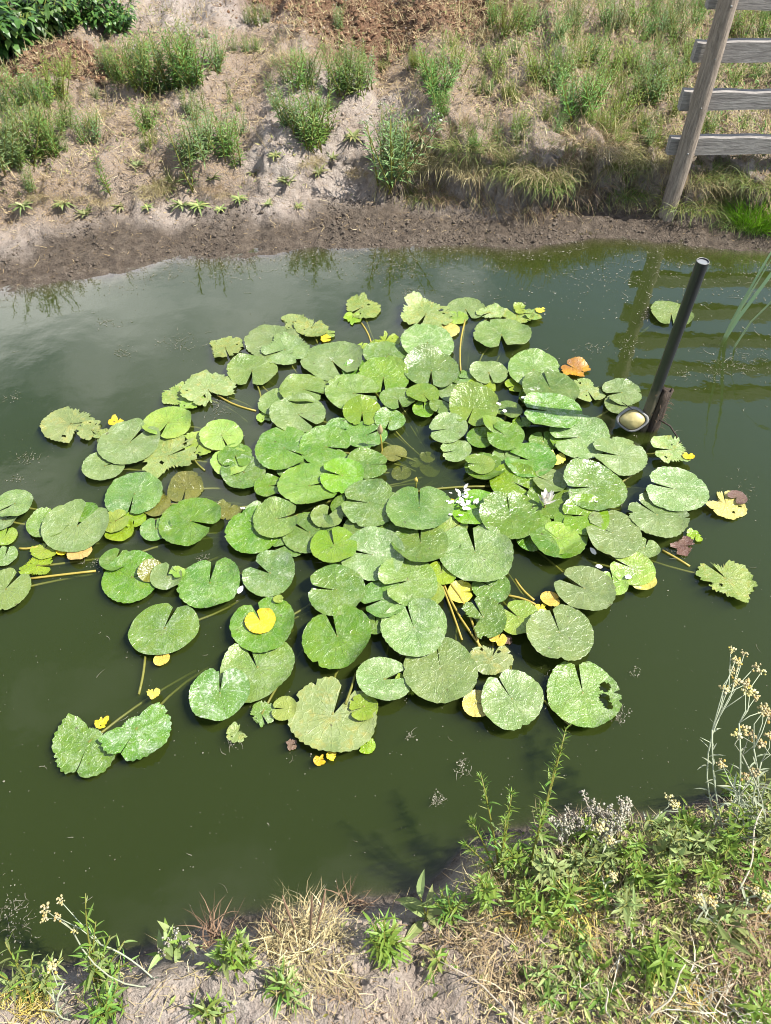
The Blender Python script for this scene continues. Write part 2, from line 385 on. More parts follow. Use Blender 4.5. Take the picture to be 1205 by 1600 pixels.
M['grass_dry'] = leaf_mat('grass_dry', (0.22, 0.19, 0.075), (0.40, 0.34, 0.165), (0.50, 0.43, 0.26), 0.75, 0.2)
M['reed'] = leaf_mat('reed_blade', (0.28, 0.42, 0.20), (0.36, 0.50, 0.27), None, 0.4, 0.3)
M['scum'] = leaf_mat('pond_scum', (0.07, 0.065, 0.035), (0.30, 0.285, 0.22), (0.55, 0.53, 0.46), 0.7, 0.1)
M['clod'] = plain('dry_clod', (0.34, 0.275, 0.215), 0.95, 0.2, 0.6, 60, 0.8)

# ------------------------------------------------------------------ the ground: banks and pond bed, one sheet
FARW = [(-700, 500), (-300, 480), (0, 452), (60, 446), (120, 432), (200, 420), (260, 404), (400, 396), (520, 388), (640, 379), (780, 381), (900, 377), (980, 371), (1100, 380), (1205, 390), (1500, 400), (2100, 430)]
NEARW = [(-900, 1700), (-300, 1590), (-60, 1535), (60, 1512), (130, 1498), (250, 1474), (330, 1442), (450, 1424), (560, 1404), (650, 1394), (695, 1362), (735, 1312), (820, 1292), (900, 1276), (1050, 1270), (1150, 1246), (1400, 1190), (2000, 1120)]
fx = np.array([P(*p).x for p in FARW]); fy = np.array([P(*p).y for p in FARW])
nx = np.array([P(*p).x for p in NEARW]); ny = np.array([P(*p).y for p in NEARW])
# ledge of the far bank: x, distance from the waterline, height, width of the face
LED = np.array([(-6, .42, .13, .2), (-2.0, .42, .14, .2), (-1.35, .36, .15, .18), (-0.95, .36, .14, .22), (-0.6, .34, .14, .30), (-0.2, .38, .15, .35), (0.0, .40, .17, .12),
                (0.15, .40, .17, .10), (0.35, .34, .19, .12), (0.7, .24, .20, .13), (1.0, .24, .19, .14), (1.35, .28, .17, .14), (1.7, .23, .16, .12), (2.2, .22, .16, .12), (8, .3, .17, .1)])
def terrain(x, y, detail=True):
    x = np.asarray(x, float); y = np.asarray(y, float)
    yw = np.interp(x, fx, fy) + 0.09 * fbm(x * 3.1, x * 0 + 3.1, 5, 4)
    d = y - yw
    dl = np.interp(x, LED[:, 0], LED[:, 1]) + np.interp(x, [-.6, .2], [.18, .28]) * fbm(x * 5.6, y * 3.0, 21, 4) ; hl = np.interp(x, LED[:, 0], LED[:, 2]); wl = np.interp(x, LED[:, 0], LED[:, 3])
    hl = hl * (1 + 0.9 * fbm(x * 3.9, y * 0 + 1.7, 31, 3))
    far = np.where(d < 0, np.maximum(d * 0.5, -0.6), 0.17 * np.clip(d, 0, 0.6) + 0.03 * np.clip(d - 0.6, 0, 6) + 0.01 * np.clip(d - 6, 0, 200))
    far = far + np.where(d > 0, hl * sstep(dl, dl + wl, d), 0)
    ywn = np.interp(x, nx, ny) + 0.03 * fbm(x * 6, x * 0 + 7.7, 8, 3)
    e = ywn - y
    near = np.where(e < 0, np.maximum(e * 1.2, -0.6), 0.17 * sstep(0, 0.13, e) + 0.05 * np.clip(e - 0.1, 0, 3))
    z = np.where(d > e, far, near)
    w = np.maximum(d, e)
    if detail:
        on = sstep(-0.02, 0.06, w)
        und = fbm(x * 2.2, y * 2.2, 41, 4) * 0.05
        rough = fbm(x * 13, y * 13, 51, 4) * 0.034
        fine = (np.abs(fbm(x * 38, y * 38, 61, 3)) - .2) * -0.028 + fbm(x * 85, y * 85, 63, 2) * .008
        farm = (d > e)
        beyond = sstep(0.5, 1.2, d)
        z = z + on * np.where(farm, und * sstep(0.05, 0.5, d) + rough * (0.6 + 0.8 * sstep(0.1, 0.4, d)) + fine, und * 0.5 + rough * 1.1 + fine * 1.1)
        # brown tilled clods far behind
        mk = mulch_mask(x, y) * farm
        z = z + mk * np.maximum(fbm(x * 15, y * 15, 71, 3), -0.1) * 0.075
    return z
def mulch_mask(x, y):
    m = sstep(0.0, 0.5, 1.0 - ((x - 0.1) / 1.25) ** 2 * 1.0 - ((y - 6.2) / 1.45) ** 2 + 0.5 * fbm(x * 1.7, y * 1.7, 81, 3))
    m2 = sstep(0.0, 0.4, 0.8 - ((x + 2.0) / 0.9) ** 2 - ((y - 4.75) / 0.38) ** 2 + 0.4 * fbm(x * 2, y * 2, 83, 2))
    return np.maximum(m, m2 * 0.9)
def zones(x, y):
    yw = np.interp(x, fx, fy); ywn = np.interp(x, nx, ny); d = y - yw; e = ywn - y
    farm = d > e
    wl = np.interp(x, [-3, -1, 0, 0.7, 2], [0.34, 0.30, 0.30, 0.24, 0.26])
    wet = np.where(farm, 1 - sstep(wl * 0.55, wl * 1.35, d + 0.16 * fbm(x * 4, y * 4, 91, 4)), 1 - sstep(0.0, 0.07, e + 0.03 * fbm(x * 9, y * 9, 92, 3)))
    mulch = np.where(farm, mulch_mask(x, y), 0)
    sandy = np.maximum(sstep(0, 0.5, 1 - ((x + 0.25) / 0.55) ** 2 - ((y - 4.05) / 0.5) ** 2 + 0.5 * fbm(x * 3, y * 3, 94, 3)),
                       sstep(0, 0.5, 1 - ((x + 1.0) / 1.0) ** 2 - ((y - 6.0) / 0.9) ** 2 + 0.4 * fbm(x * 3, y * 3, 95, 3)))
    veg = np.where(farm, np.clip(0.8 - 0.8 * sandy + 0.5 * fbm(x * 4, y * 4, 96, 3), 0, 1) * sstep(0.25, 0.5, d), np.clip(sstep(0.15, 0.45, x + 0.2 * fbm(x * 6, y * 6, 97, 3)) * 0.75, 0, 1))
    return wet, mulch, veg
def axis(parts):
    a = []
    for lo, hi, st in parts: a += list(np.arange(lo, hi - st * 0.4, st))
    return np.array(a + [parts[-1][1]])
def build_ground():
    xs = axis([(-400, -60, 40), (-60, -8, 4), (-8, -3.0, 0.25), (-3.0, 3.0, 0.0125), (3.0, 8, 0.25), (8, 60, 4), (60, 400, 40)])
    ys = axis([(-300, -20, 40), (-20, -2, 2), (-2, -0.1, 0.12), (-0.1, 1.0, 0.0085), (1.0, 2.8, 0.09), (2.8, 4.4, 0.0105), (4.4, 6.6, 0.0165), (6.6, 10, 0.12), (10, 60, 3), (60, 600, 45)])
    X, Y = np.meshgrid(xs, ys); X = X.ravel(); Y = Y.ravel()
    Z = terrain(X, Y)
    w, m, v = zones(X, Y)
    # the broken edge leans out over hollows
    dd = Y - np.interp(X, fx, fy); dl = np.interp(X, LED[:, 0], LED[:, 1]) + np.interp(X, [-.6, .2], [.18, .28]) * fbm(X * 5.6, Y * 3.0, 21, 4)
    wl = np.interp(X, LED[:, 0], LED[:, 3]); oh = np.interp(X, [-4, -1.9, -1.6, -.8, -.5, 0, .1, .3, 3], [.04, .04, .06, .05, 0, 0, .06, .08, .08]) * np.clip(.1 + 3.4 * fbm(X * 9, X * 0, 33, 3), 0, 1.3)
    Y = Y - oh * sstep(dl + wl * .25, dl + wl, dd) * (1 - sstep(dl + wl, dl + wl + .3, dd))
    face = np.interp(X, [-.7, .15], [.2, 1]) * sstep(dl - .04, dl + .02, dd) * (1 - sstep(dl + wl, dl + wl + .12, dd)) * (dd > 0)
    Y = Y + face * .075 * fbm(X * 14, Z * 24, 37, 4); X = X + face * .03 * fbm(X * 20, Z * 30 + 5, 39, 3)
    nxv, nyv = len(xs), len(ys)
    me = bpy.data.meshes.new('ground')
    me.vertices.add(nxv * nyv); me.vertices.foreach_set('co', np.stack([X, Y, Z], 1).ravel())
    i, j = np.meshgrid(np.arange(nxv - 1), np.arange(nyv - 1)); b = (j * nxv + i).ravel()
    q = np.stack([b, b + 1, b + 1 + nxv, b + nxv], 1).ravel()
    nf = len(b); me.loops.add(nf * 4); me.loops.foreach_set('vertex_index', q)
    me.polygons.add(nf); me.polygons.foreach_set('loop_start', np.arange(nf) * 4)
    me.update(calc_edges=True)
    at = me.attributes.new('zone', 'FLOAT_COLOR', 'POINT')
    at.data.foreach_set('color', np.stack([w, m, v, np.ones_like(w)], 1).ravel())
    me.shade_smooth(); me.materials.append(M['soil'])
    return structure(link('ground', me))
build_ground()
def tz(x, y): return float(terrain(x, y))
def G(px, py):
    """point of the ground that this photograph pixel shows"""
    z = 0.15
    for _ in range(25):
        p = P(px, py, z); z = 0.6 * z + 0.4 * max(tz(p.x, p.y), -0.02)
    p = P(px, py, z); p.z = tz(p.x, p.y); return p

def build_water():
    b = MB(); x0, x1, y0, y1, z0 = -30, 30, -12, 14, -0.62
    b.add([(x0, y0, 0), (x1, y0, 0), (x1, y1, 0), (x0, y1, 0), (x0, y0, z0), (x1, y0, z0), (x1, y1, z0), (x0, y1, z0)],
          [(0, 1, 2, 3), (7, 6, 5, 4), (0, 4, 5, 1), (1, 5, 6, 2), (2, 6, 7, 3), (3, 7, 4, 0)])
    return structure(link('pond_water', b.mesh('pond_water', M['water'], False)))
build_water()

# ------------------------------------------------------------------ fence
def build_fence():
    base = P(1040, 343, 0.02); x0, y0 = base.x, base.y
    f = tag(link('wooden_fence', None, loc=(x0, y0, 0)), 'weathered grey wooden rail fence standing on the far bank', 'fence')
    rng = random.Random(3); b = MB(); n = 20; k = 26; vs = []; fs = []
    for i in range(k):
        z = -0.35 + 2.1 * i / (k - 1); cx = 0.004 * math.sin(z * 5); cyy = 0.004 * math.cos(z * 4)
        for j in range(n):
            a = 2 * math.pi * j / n
            r = 0.036 * (1 + 0.05 * math.sin(2 * a + 1 + z) + 0.035 * math.sin(5 * a + z * 2)) * (1.05 - 0.05 * z)
            r += rng.uniform(-1, 1) * 0.0008
            if i == k - 1: r *= 0.9
            vs.append((cx + r * math.cos(a), cyy + r * math.sin(a), z))
    for i in range(k - 1):
        for j in range(n): fs.append((i * n + j, i * n + (j + 1) % n, (i + 1) * n + (j + 1) % n, (i + 1) * n + j))
    fs.append(tuple((k - 1) * n + j for j in range(n)))
    b.add(vs, fs); link('post', b.mesh('post', M['post_wood']), f)
    for q, zc in enumerate((0.355, 0.55, 0.745, 0.935, 1.13)):
        b = MB(); m = 60; L0 = -0.064; L1 = 2.6; ht = 0.036 + 0.003 * rng.random(); vs = []; fs = []
        sl = rng.uniform(-0.006, 0.006); ph = rng.random() * 9
        for i in range(m + 1):
            x = L0 + (L1 - L0) * i / m
            up = 0.0025 * math.sin(x * 9 + ph) + 0.002 * math.sin(x * 31 + ph * 2) + rng.uniform(-.0007, .0007); lo = 0.003 * math.sin(x * 7 + ph * 3) + rng.uniform(-.0007, .0007)
            zz = zc + sl * x
            prof = [(0.037, -ht + lo), (0.037, ht + up - 0.004), (0.048, ht + up), (0.074, ht + up), (0.078, ht + up - 0.004), (0.078, -ht + lo)]
            vs += [(x, p[0], zz + p[1]) for p in prof]
        for i in range(m):
            for j in range(6): fs.append((i * 6 + j, (i + 1) * 6 + j, (i + 1) * 6 + (j + 1) % 6, i * 6 + (j + 1) % 6))
        fs += [(0, 1, 2, 3, 4, 5), tuple(m * 6 + j for j in (5, 4, 3, 2, 1, 0))]
        b.add(vs, fs); r = link('rail', b.mesh('rail', M['rail_wood'], False), f)
        c = MB(); c.blob((0.0, -0.037, zc), 0.005, flat=1); link('nail', c.mesh('nail', M['grey_plastic']), r)
    # a second post of the same run, beyond the right edge
    p2 = f.children[0].copy(); COL.objects.link(p2); p2.parent = f; p2.location = (2.45, 0, 0.03); p2.rotation_euler.z = 1.2
build_fence()

# ------------------------------------------------------------------ pipe, stake, float
def build_pipe():
    c = P(1004, 668, 0)
    b = MB(); n = 24; r0, r1 = 0.0192, 0.0172; zt, zb = 0.685, -0.35
    lean = Vector((0.012, 0.0, 0)); vs = []
    for (r, z) in ((r0, zb), (r0, zt), (r1, zt), (r1, zt - 0.3)):
        for j in range(n):
            a = 2 * math.pi * j / n; q = lean * z / 0.7; vs.append((q.x + r * math.cos(a), q.y + r * math.sin(a), z))
    fs = [(i * n + j, i * n + (j + 1) % n, (i + 1) * n + (j + 1) % n, (i + 1) * n + j) for i in (0,) for j in range(n)]
    fs += [(2 * n + j, 2 * n + (j + 1) % n, 3 * n + (j + 1) % n, 3 * n + j) for j in range(n)]
    b.add(vs, fs)
    pipe = tag(link('plastic_pipe', b.mesh('plastic_pipe', M['black_plastic'], True), loc=c), 'black plastic pipe standing upright in the water beside the lily pads', 'pipe')
    rb = MB(); vs = []; cb_ = MB(); cb_.add([(lean.x + r1 * .99 * math.cos(j * 6.2832 / n), r1 * .99 * math.sin(j * 6.2832 / n), zt - .004) for j in range(n)], [tuple(range(n))]); link('end_disc', cb_.mesh('end_disc', M['rim']), pipe)  # pale grey disc set just inside the pipe mouth
    for r, z in ((r0, zt), (r0 - .0008, zt + .0012), (r1 + .0008, zt + .0012), (r1, zt)):
        for j in range(n):
            a = 2 * math.pi * j / n; vs.append((lean.x * z / .7 + r * math.cos(a), r * math.sin(a), z))
    rb.add(vs, [(i * n + j, i * n + (j + 1) % n, (i + 1) * n + (j + 1) % n, (i + 1) * n + j) for i in range(3) for j in range(n)])
    link('rim', rb.mesh('rim', M['grey_plastic']), pipe)
    # rotten stake against its right side
    rng = random.Random(12); b = MB(); n = 14; k = 14; vs = []; fs = []
    for i in range(k):
        z = -0.3 + 0.475 * i / (k - 1); 
        for j in range(n):
            a = 2 * math.pi * j / n; r = 0.024 * (1 + 0.22 * math.sin(3 * a + 1) + rng.uniform(-.12, .12)) * (1.12 - 0.5 * max(z, 0))
            zz = z + (rng.uniform(-0.02, 0.03) if i == k - 1 else 0)
            vs.append((0.034 + r * math.cos(a) + z * 0.03, 0.008 + r * math.sin(a), zz))
    for i in range(k - 1):
        for j in range(n): fs.append((i * n + j, i * n + (j + 1) % n, (i + 1) * n + (j + 1) % n, (i + 1) * n + j))
    fs.append(tuple((k - 1) * n + j for j in range(n))); b.add(vs, fs)
    st = tag(link('rotten_stake', b.mesh('rotten_stake', M['rotten_wood']), loc=c), 'short dark rotten wooden stake against the foot of the black pipe', 'stake')
    fb = MB()
    for i in range(70):
        a = rng.uniform(0, 6.28); z = rng.uniform(0, .17); p = Vector((0.034 + .027 * math.cos(a), .008 + .027 * math.sin(a), z))
        q = p + Vector((math.cos(a), math.sin(a), rng.uniform(-.6, .6))) * rng.uniform(.008, .025); fb.tube([p, (p + q) / 2 + Vector((0, 0, .003)), q], 0.0006, 3, 0.3, False)
    stuff(link('root_fibre', fb.mesh('root_fibre', M['straw_brown']), st))
    tb = MB(); tb.tube([(0.045, -.01, .05), (.085, -.03, .035), (.125, -.06, -.01), (.15, -.08, -.06)], [.0035, .003, .003, .002], 6); link('twig', tb.mesh('twig', M['rotten_wood']), st)
    tb = MB(); tb.tube([(-0.03, -.01, .06), (-.06, .0, .09), (-.095, .02, .105)], [.002, .002, .001], 5); link('twig', tb.mesh('twig', M['rotten_wood']), st)
    # float: squat cup with a grey lid, yellowed face towards the near bank
    root = tag(link('float_valve', None, loc=c + Vector((-0.052, -0.012, 0.052))), 'squat yellowed plastic float with grey lid at the foot of the black pipe', 'float')
    root.rotation_euler = (R(60), R(-10), R(-12)); root.scale = (1.15, 1.15, 1.15)
    def lathe(prof, name, mat, n=28):
        b = MB(); vs = []; fs = []
        for r, z in prof:
            for j in range(n):
                a = 2 * math.pi * j / n; sq = 1.0 + 0.06 * math.cos(4 * a); vs.append((r * math.cos(a) * 1.12 * sq, r * math.sin(a) * 0.9 * sq, z))
        for i in range(len(prof) - 1):
            for j in range(n): fs.append((i * n + j, i * n + (j + 1) % n, (i + 1) * n + (j + 1) % n, (i + 1) * n + j))
        b.add(vs, fs); return link(name, b.mesh(name, mat), root)
    lathe([(0.0, .024), (.012, .0225), (.022, .0185), (.030, .012), (.0345, .005), (.037, -.004), (.036, -.022), (.026, -.034), (0, -.038)], 'body', M['cream_plastic'])
    lathe([(.0355, -.0045), (.0412, -.004), (.0425, .004), (.0405, .0105), (.0352, .0108), (.0345, .007)], 'lid_rim', M['grey_plastic'])
    lathe([(.0372, -.024), (.0395, -.023), (.0395, -.014), (.0372, -.013)], 'strap', M['black_plastic'])
build_pipe()

# ------------------------------------------------------------------ reeds
def build_reeds():
    a = P(1131, 526, 0); r = tag(link('reed_plant', None, loc=a), 'pale green reed blades rising out of the water beside the pipe', 'reed')
    for tip, bow, w in (((.20, .02, .80), .02, .016), ((.15, .05, .74), -.01, .011), ((.06, -.03, .45), .0, .009)):
        t = Vector(tip); b = MB(); pts = [t * (i / 9) + Vector((bow * math.sin(i / 9 * 3.14), 0, 0)) for i in range(10)]; pts[0].z = -0.05
        b.blade(pts, w, 0.6, Vector((0.8, -0.5, 0.1))); link('blade', b.mesh('blade', M['reed']), r)
    a2 = P(1146, 541, 0); r2 = tag(link('reed_plant', None, loc=a2), 'single arching reed blade bending low over the water behind the pale reed', 'reed')
    b = MB(); b.blade([(0, 0, -.03), (.03, 0, .12), (.10, -.01, .28), (.22, -.03, .40), (.38, -.05, .46), (.52, -.06, .42)], .011, 0.2, Vector((.3, -.8, .3))); link('blade', b.mesh('blade', M['reed']), r2)
build_reeds()

# ------------------------------------------------------------------ lily pads
# photo x, y of the middle, width in photo pixels, bearing of the notch (0 right, 90 away), layer, kind, options
# kinds: g green, p pale dusty, r ragged, l lime, y yellow, n orange, o olive sunk, b brown
ROOT = P(690, 722, 0)
PADS = [
 # left wing
 (110, 662, 88, 5, 0, 'r', dict(rag=.35, label='large whitish lily pad with a chewed right side at the left tip of the cluster')),
 (143, 672, 44, 320, 1, 'r', dict(rag=.6)), (160, 683, 34, 200, 0, 'r', dict(rag=.3)),
 (184, 659, 28, 90, 2, 'y', dict(rag=.4, curl=.5)),
 (203, 691, 95, 52, 2, 'p', {}), (262, 661, 77, 250, 1, 'l', {}), (346, 680, 67, 305, 2, 'l', {}),
 (263, 712, 96, 20, 1, 'r', dict(rag=.5, lime=1, label='lime lily pad with a torn lower edge and a wide gap beside a round pad')),
 (312, 692, 56, 250, 1, 'l', dict(rag=.5)), (163, 728, 64, 20, 1, 'p', {}), (209, 772, 91, 272, 1, 'g', {}),
 (244, 790, 46, 120, 0, 'o', {}),
 (290, 764, 55, 270, 0, 'o', dict(tilt=(38, 85), label='olive brown lily pad half sunk and tilted beside round green pads')),
 (297, 814, 97, 345, 2, 'g', dict(bowl=-.5, dark=1, label='round green lily pad with a brownish middle and its notch to the right')),
 (243, 826, 48, 100, 1, 'g', {}), (358, 795, 44, 60, 0, 'o', dict(rag=.3)),
 (22, 787, 60, 215, 1, 'p', {}), (4, 812, 48, 30, 0, 'p', {}), (8, 838, 38, 90, 0, 'l', {}),
 (120, 822, 102, 62, 2, 'p', dict(gap=.26)), (78, 816, 68, 100, 1, 'p', {}), (133, 800, 40, 180, 1, 'g', {}),
 (180, 814, 46, 30, 1, 'l', {}), (187, 829, 46, 180, 0, 'l', {}), (210, 811, 38, 270, 0, 'l', {}),
 (70, 858, 44, 80, 0, 'l', dict(rag=.3)), (97, 861, 17, 0, 0, 'y', dict(rag=.2)), (124, 862, 38, 160, 1, 'n', dict(pale=1, rag=.15, label='small tan yellow lily pad beside the lime pad on the left')),
 (8, 869, 40, 90, 0, 'p', {}), (8, 921, 78, 62, 1, 'p', dict(label='large pale lily pad cut by a wide notch at the far left of the cluster')), (57, 884, 52, 0, 0, 'l', dict(rag=.4)),
 (180, 876, 50, 75, 0, 'g', dict(tilt=(20, 250))),
 (205, 902, 92, 10, 1, 'g', dict(tilt=(14, 70), dark=1, label='green lily pad with a raised folded brown edge')), (236, 893, 40, 330, 2, 'o', dict(tilt=(34, 150), label='folded brown flap of lily pad lying on a tilted green pad')),
 (260, 901, 50, 75, 2, 'p', {}), (277, 894, 26, 150, 3, 'l', dict(rag=.3)),
 (327, 911, 98, 88, 1, 'g', dict(gap=.10)), (256, 982, 102, 72, 1, 'g', dict(gap=.09, dusty=1, label='large round lily pad flecked with white standing apart above a yellow scrap')),
 (253, 1029, 25, 90, 0, 'y', dict(rag=.2)),
 (138, 1160, 112, 262, 0, 'p', dict(crescent=62, gap=.02, dusty=1, label='crescent of lily pad with a big white blotch, left of a matching one')),
 (212, 1140, 108, 250, 1, 'p', dict(crescent=128, gap=.02, dusty=1, label='crescent of lily pad with a lime upper edge beside the white blotched one')),
 (160, 1127, 24, 90, 1, 'y', dict(rag=.7)), (239, 1083, 22, 90, 2, 'y', dict(rag=.5)),
 # upper fringe
 (352, 543, 58, 300, 0, 'r', dict(rag=.4)), (394, 579, 77, 268, 1, 'p', dict(gap=.16)),
 (279, 617, 56, 20, 0, 'r', dict(rag=.3)), (325, 609, 84, 320, 1, 'r', dict(rag=.7)), (300, 628, 40, 100, 0, 'l', dict(rag=.5)),
 (426, 534, 88, 300, 0, 'p', dict(rag=.2)), (445, 546, 76, 200, 1, 'p', dict(rag=.3)),
 (458, 503, 44, 0, 0, 'r', dict(rag=.5)), (487, 511, 56, 60, 1, 'r', dict(rag=.45)), (512, 521, 26, 0, 0, 'r', dict(rag=.3)), (509, 529, 18, 0, 1, 'y', dict(rag=.3)),
 (566, 480, 60, 210, 0, 'r', dict(rag=.5, label='torn pale lily pad floating apart at the far edge of the cluster')), (551, 498, 30, 80, 0, 'l', dict(rag=.3)),
 (666, 490, 80, 235, 1, 'r', dict(rag=.45)), (728, 483, 60, 290, 0, 'p', {}), (766, 488, 42, 200, 1, 'r', dict(rag=.3)), (715, 496, 34, 90, 0, 'l', {}),
 (808, 492, 50, 140, 1, 'r', dict(rag=.5)), (834, 490, 32, 180, 2, 'r', dict(rag=.5)), (812, 482, 26, 0, 2, 'l', dict(rag=.5)), (845, 484, 16, 0, 3, 'y', dict(rag=.5)),
 (784, 523, 85, 266, 1, 'p', dict(gap=.2, label='pale lily pad with a wide notch toward the near bank, apart at the far side')),
 (694, 515, 46, 90, 0, 'l', dict(yel=1)), (564, 543, 27, 60, 0, 'l', dict(rag=.3)), (602, 533, 46, 60, 0, 'l', dict(rag=.35)),
 (1049, 490, 66, 250, 0, 'p', dict(label='lone round lily pad floating behind the black pipe')),
 # upper middle
 (519, 564, 95, 312, 1, 'p', dict(gap=.14)), (604, 557, 72, 265, 1, 'p', dict(dusty=1)), (668, 535, 87, 265, 2, 'p', {}), (674, 578, 84, 264, 3, 'g', dict(bowl=.8, dusty=1, glossy=1)),
 (599, 589, 82, 270, 2, 'g', dict(tilt=(16, 90), bright=1)), (474, 608, 72, 345, 2, 'p', {}), (506, 602, 46, 180, 1, 'p', {}), (433, 629, 60, 10, 1, 'p', {}),
 (466, 648, 86, 328, 2, 'p', {}), (552, 614, 85, 355, 2, 'p', dict(bright=1)), (566, 644, 60, 270, 3, 'g', dict(tilt=(18, 100), bright=1)),
 (622, 623, 56, 285, 3, 'p', dict(dusty=1)), (661, 615, 50, 300, 3, 'g', dict(bright=1, tilt=(10, 240))), (662, 640, 36, 90, 2, 'g', dict(bright=1)), (687, 636, 34, 240, 3, 'g', dict(tilt=(20, 180))),
 (529, 669, 42, 350, 2, 'g', {}), (572, 680, 64, 20, 2, 'g', {}), (609, 656, 48, 250, 2, 'g', dict(dusty=1)), 
 (413, 652, 26, 0, 0, 'l', dict(rag=.4)), (443, 700, 91, 340, 3, 'g', dict(gap=.05)), (509, 698, 81, 350, 3, 'g', dict(dark=1, tilt=(8, 90), label='green lily pad with a brown patch toward its notch in the upper cluster')),
 (368, 712, 54, 275, 2, 'g', dict(gap=.3)), (360, 722, 60, 100, 1, 'l', {}), (380, 738, 70, 130, 1, 'p', dict(dusty=1)),
 (574, 725, 63, 0, 3, 'g', dict(gap=.04)), (482, 759, 95, 10, 3, 'g', dict(bright=1, gap=.1)), (534, 743, 70, 170, 4, 'g', dict(bright=1, tilt=(12, 100))), (420, 759, 46, 0, 2, 'g', {}),
 (615, 710, 42, 330, 0, 'o', dict(tilt=(20, 270), label='half sunk olive lily pad in the open water at the cluster middle')), (627, 739, 32, 90, 0, 'o', dict(sink=.012)), (668, 714, 24, 120, 0, 'o', dict(sink=.02)), (650, 723, 22, 200, 0, 'o', dict(sink=.028)), (672, 733, 34, 30, 0, 'o', dict(sink=.035)),
 (577, 786, 92, 172, 4, 'g', dict(dusty=1, gap=.08)), (655, 794, 100, 88, 5, 'g', dict(gap=.05, dark=1, label='big green lily pad with a narrow dark notch up to its middle at the centre')),
 (431, 811, 72, 8, 4, 'g', dict(bright=1, gap=.07)), (396, 829, 88, 60, 2, 'g', {}), (408, 800, 50, 90, 2, 'p', {}), (483, 832, 82, 150, 2, 'g', dict(dark=1)), (511, 807, 50, 60, 3, 'p', dict(gap=.3)),
 (522, 852, 74, 110, 4, 'g', dict(bright=1, tilt=(10, 300))), (572, 830, 74, 200, 2, 'g', {}), (582, 867, 98, 168, 4, 'p', dict(tilt=(6, 70))),
 (657, 849, 86, 92, 4, 'g', dict(tilt=(8, 250), dark=1)), (700, 850, 42, 0, 3, 'g', {}), (706, 826, 52, 30, 2, 'r', dict(rag=.25)),
 # right of the middle
 (764, 582, 57, 280, 2, 'p', {}), (834, 577, 83, 255, 2, 'p', {}), (860, 607, 86, 110, 3, 'g', dict(bowl=.5)), (862, 643, 91, 176, 4, 'g', dict(dusty=1, bowl=.3)),
 (752, 605, 48, 100, 1, 'l', {}), (735, 592, 38, 180, 1, 'g', {}), (708, 613, 46, 270, 1, 'p', {}), (806, 602, 34, 200, 0, 'l', {}),
 (740, 637, 78, 240, 4, 'g', dict(tilt=(30, 80), bright=1, glossy=1, dark=1, label='bright glossy lily pad standing tilted out of the water with a brown lower part')),
 (795, 640, 42, 180, 2, 'g', {}), (815, 660, 28, 90, 1, 'g', {}), (700, 670, 61, 188, 3, 'p', {}), (790, 681, 60, 150, 4, 'g', dict(tilt=(12, 160))), (770, 664, 40, 280, 4, 'g', dict(bright=1, tilt=(35, 190), label='bright folded lily pad lobe standing up beside the glossy tilted pad')),
 (712, 704, 48, 190, 2, 'p', {}), (750, 684, 42, 0, 2, 'g', {}), (758, 730, 62, 150, 3, 'g', {}), (750, 725, 44, 190, 4, 'g', dict(bright=1)), (828, 719, 80, 165, 3, 'g', dict(gap=.2)),
 (790, 715, 42, 100, 2, 'g', {}), (867, 716, 34, 60, 1, 'r', dict(rag=.5, yel=1, label='cream coloured scrap of lily pad between green pads')), (802, 753, 74, 330, 3, 'g', dict(bright=1, tilt=(8, 60))),
 (905, 683, 92, 186, 3, 'p', {}), (968, 712, 84, 175, 4, 'p', dict(rag=.15)), (928, 761, 97, 186, 5, 'g', dict(dusty=1, bowl=.5, gap=.07, label='big glossy lily pad with a white sheen, its notch to the left, past the flower')),
 (859, 752, 54, 160, 4, 'p', {}), (862, 781, 76, 90, 3, 'g', {}), (797, 806, 92, 95, 5, 'g', dict(gap=.04)), (743, 793, 74, 330, 4, 'g', dict(bright=1, label='green lily pad strewn with wilted white petals')),
 (918, 610, 56, 290, 1, 'r', dict(rag=.35)), (972, 613, 60, 190, 2, 'p', dict(rag=.2)), (966, 632, 44, 20, 1, 'p', {}),
 (900, 577, 46, 150, 1, 'n', dict(rag=.4, curl=.3, label='rotting orange and purple brown lily pad at the far right of the cluster')),
 (1050, 703, 65, 180, 2, 'r', dict(rag=.45)), (1076, 712, 18, 90, 3, 'y', dict(rag=.4)), (1057, 765, 94, 168, 3, 'p', dict(rag=.1)),
 (1134, 788, 64, 80, 0, 'y', dict(rag=.65, pale=1, label='chewed yellow lily pad with a brown corner floating apart on the right')), (1152, 777, 30, 200, 1, 'b', dict(rag=.3, label='brown rotten corner lying on the chewed yellow lily pad')),
 (1028, 805, 92, 140, 2, 'p', dict(rag=.25)), (958, 833, 92, 160, 3, 'p', dict(gap=.06)), (915, 806, 76, 180, 4, 'g', dict(bright=1)), (872, 836, 94, 100, 3, 'g', {}), (872, 842, 66, 140, 4, 'l', dict(gap=.07)),
 (1008, 856, 44, 60, 1, 'p', {}), (988, 888, 68, 155, 2, 'l', dict(gap=.1)), (1004, 905, 44, 90, 1, 'l', dict(yel=1)),
 (1135, 904, 92, 130, 0, 'r', dict(rag=.75, label='tattered pale lily pad floating apart on the lower right')),
 (1087, 836, 28, 240, 0, 'l', dict(rag=.6)), (1067, 853, 40, 0, 0, 'b', dict(rag=.6, label='dark red brown rotting lily pad scrap beside the right pads')),
 (914, 920, 92, 150, 3, 'p', dict(gap=.16)), (958, 911, 46, 90, 2, 'l', {}), (860, 936, 30, 0, 2, 'y', dict(rag=.2)), (846, 952, 22, 90, 2, 'y', dict(rag=.3)),
 # lower middle
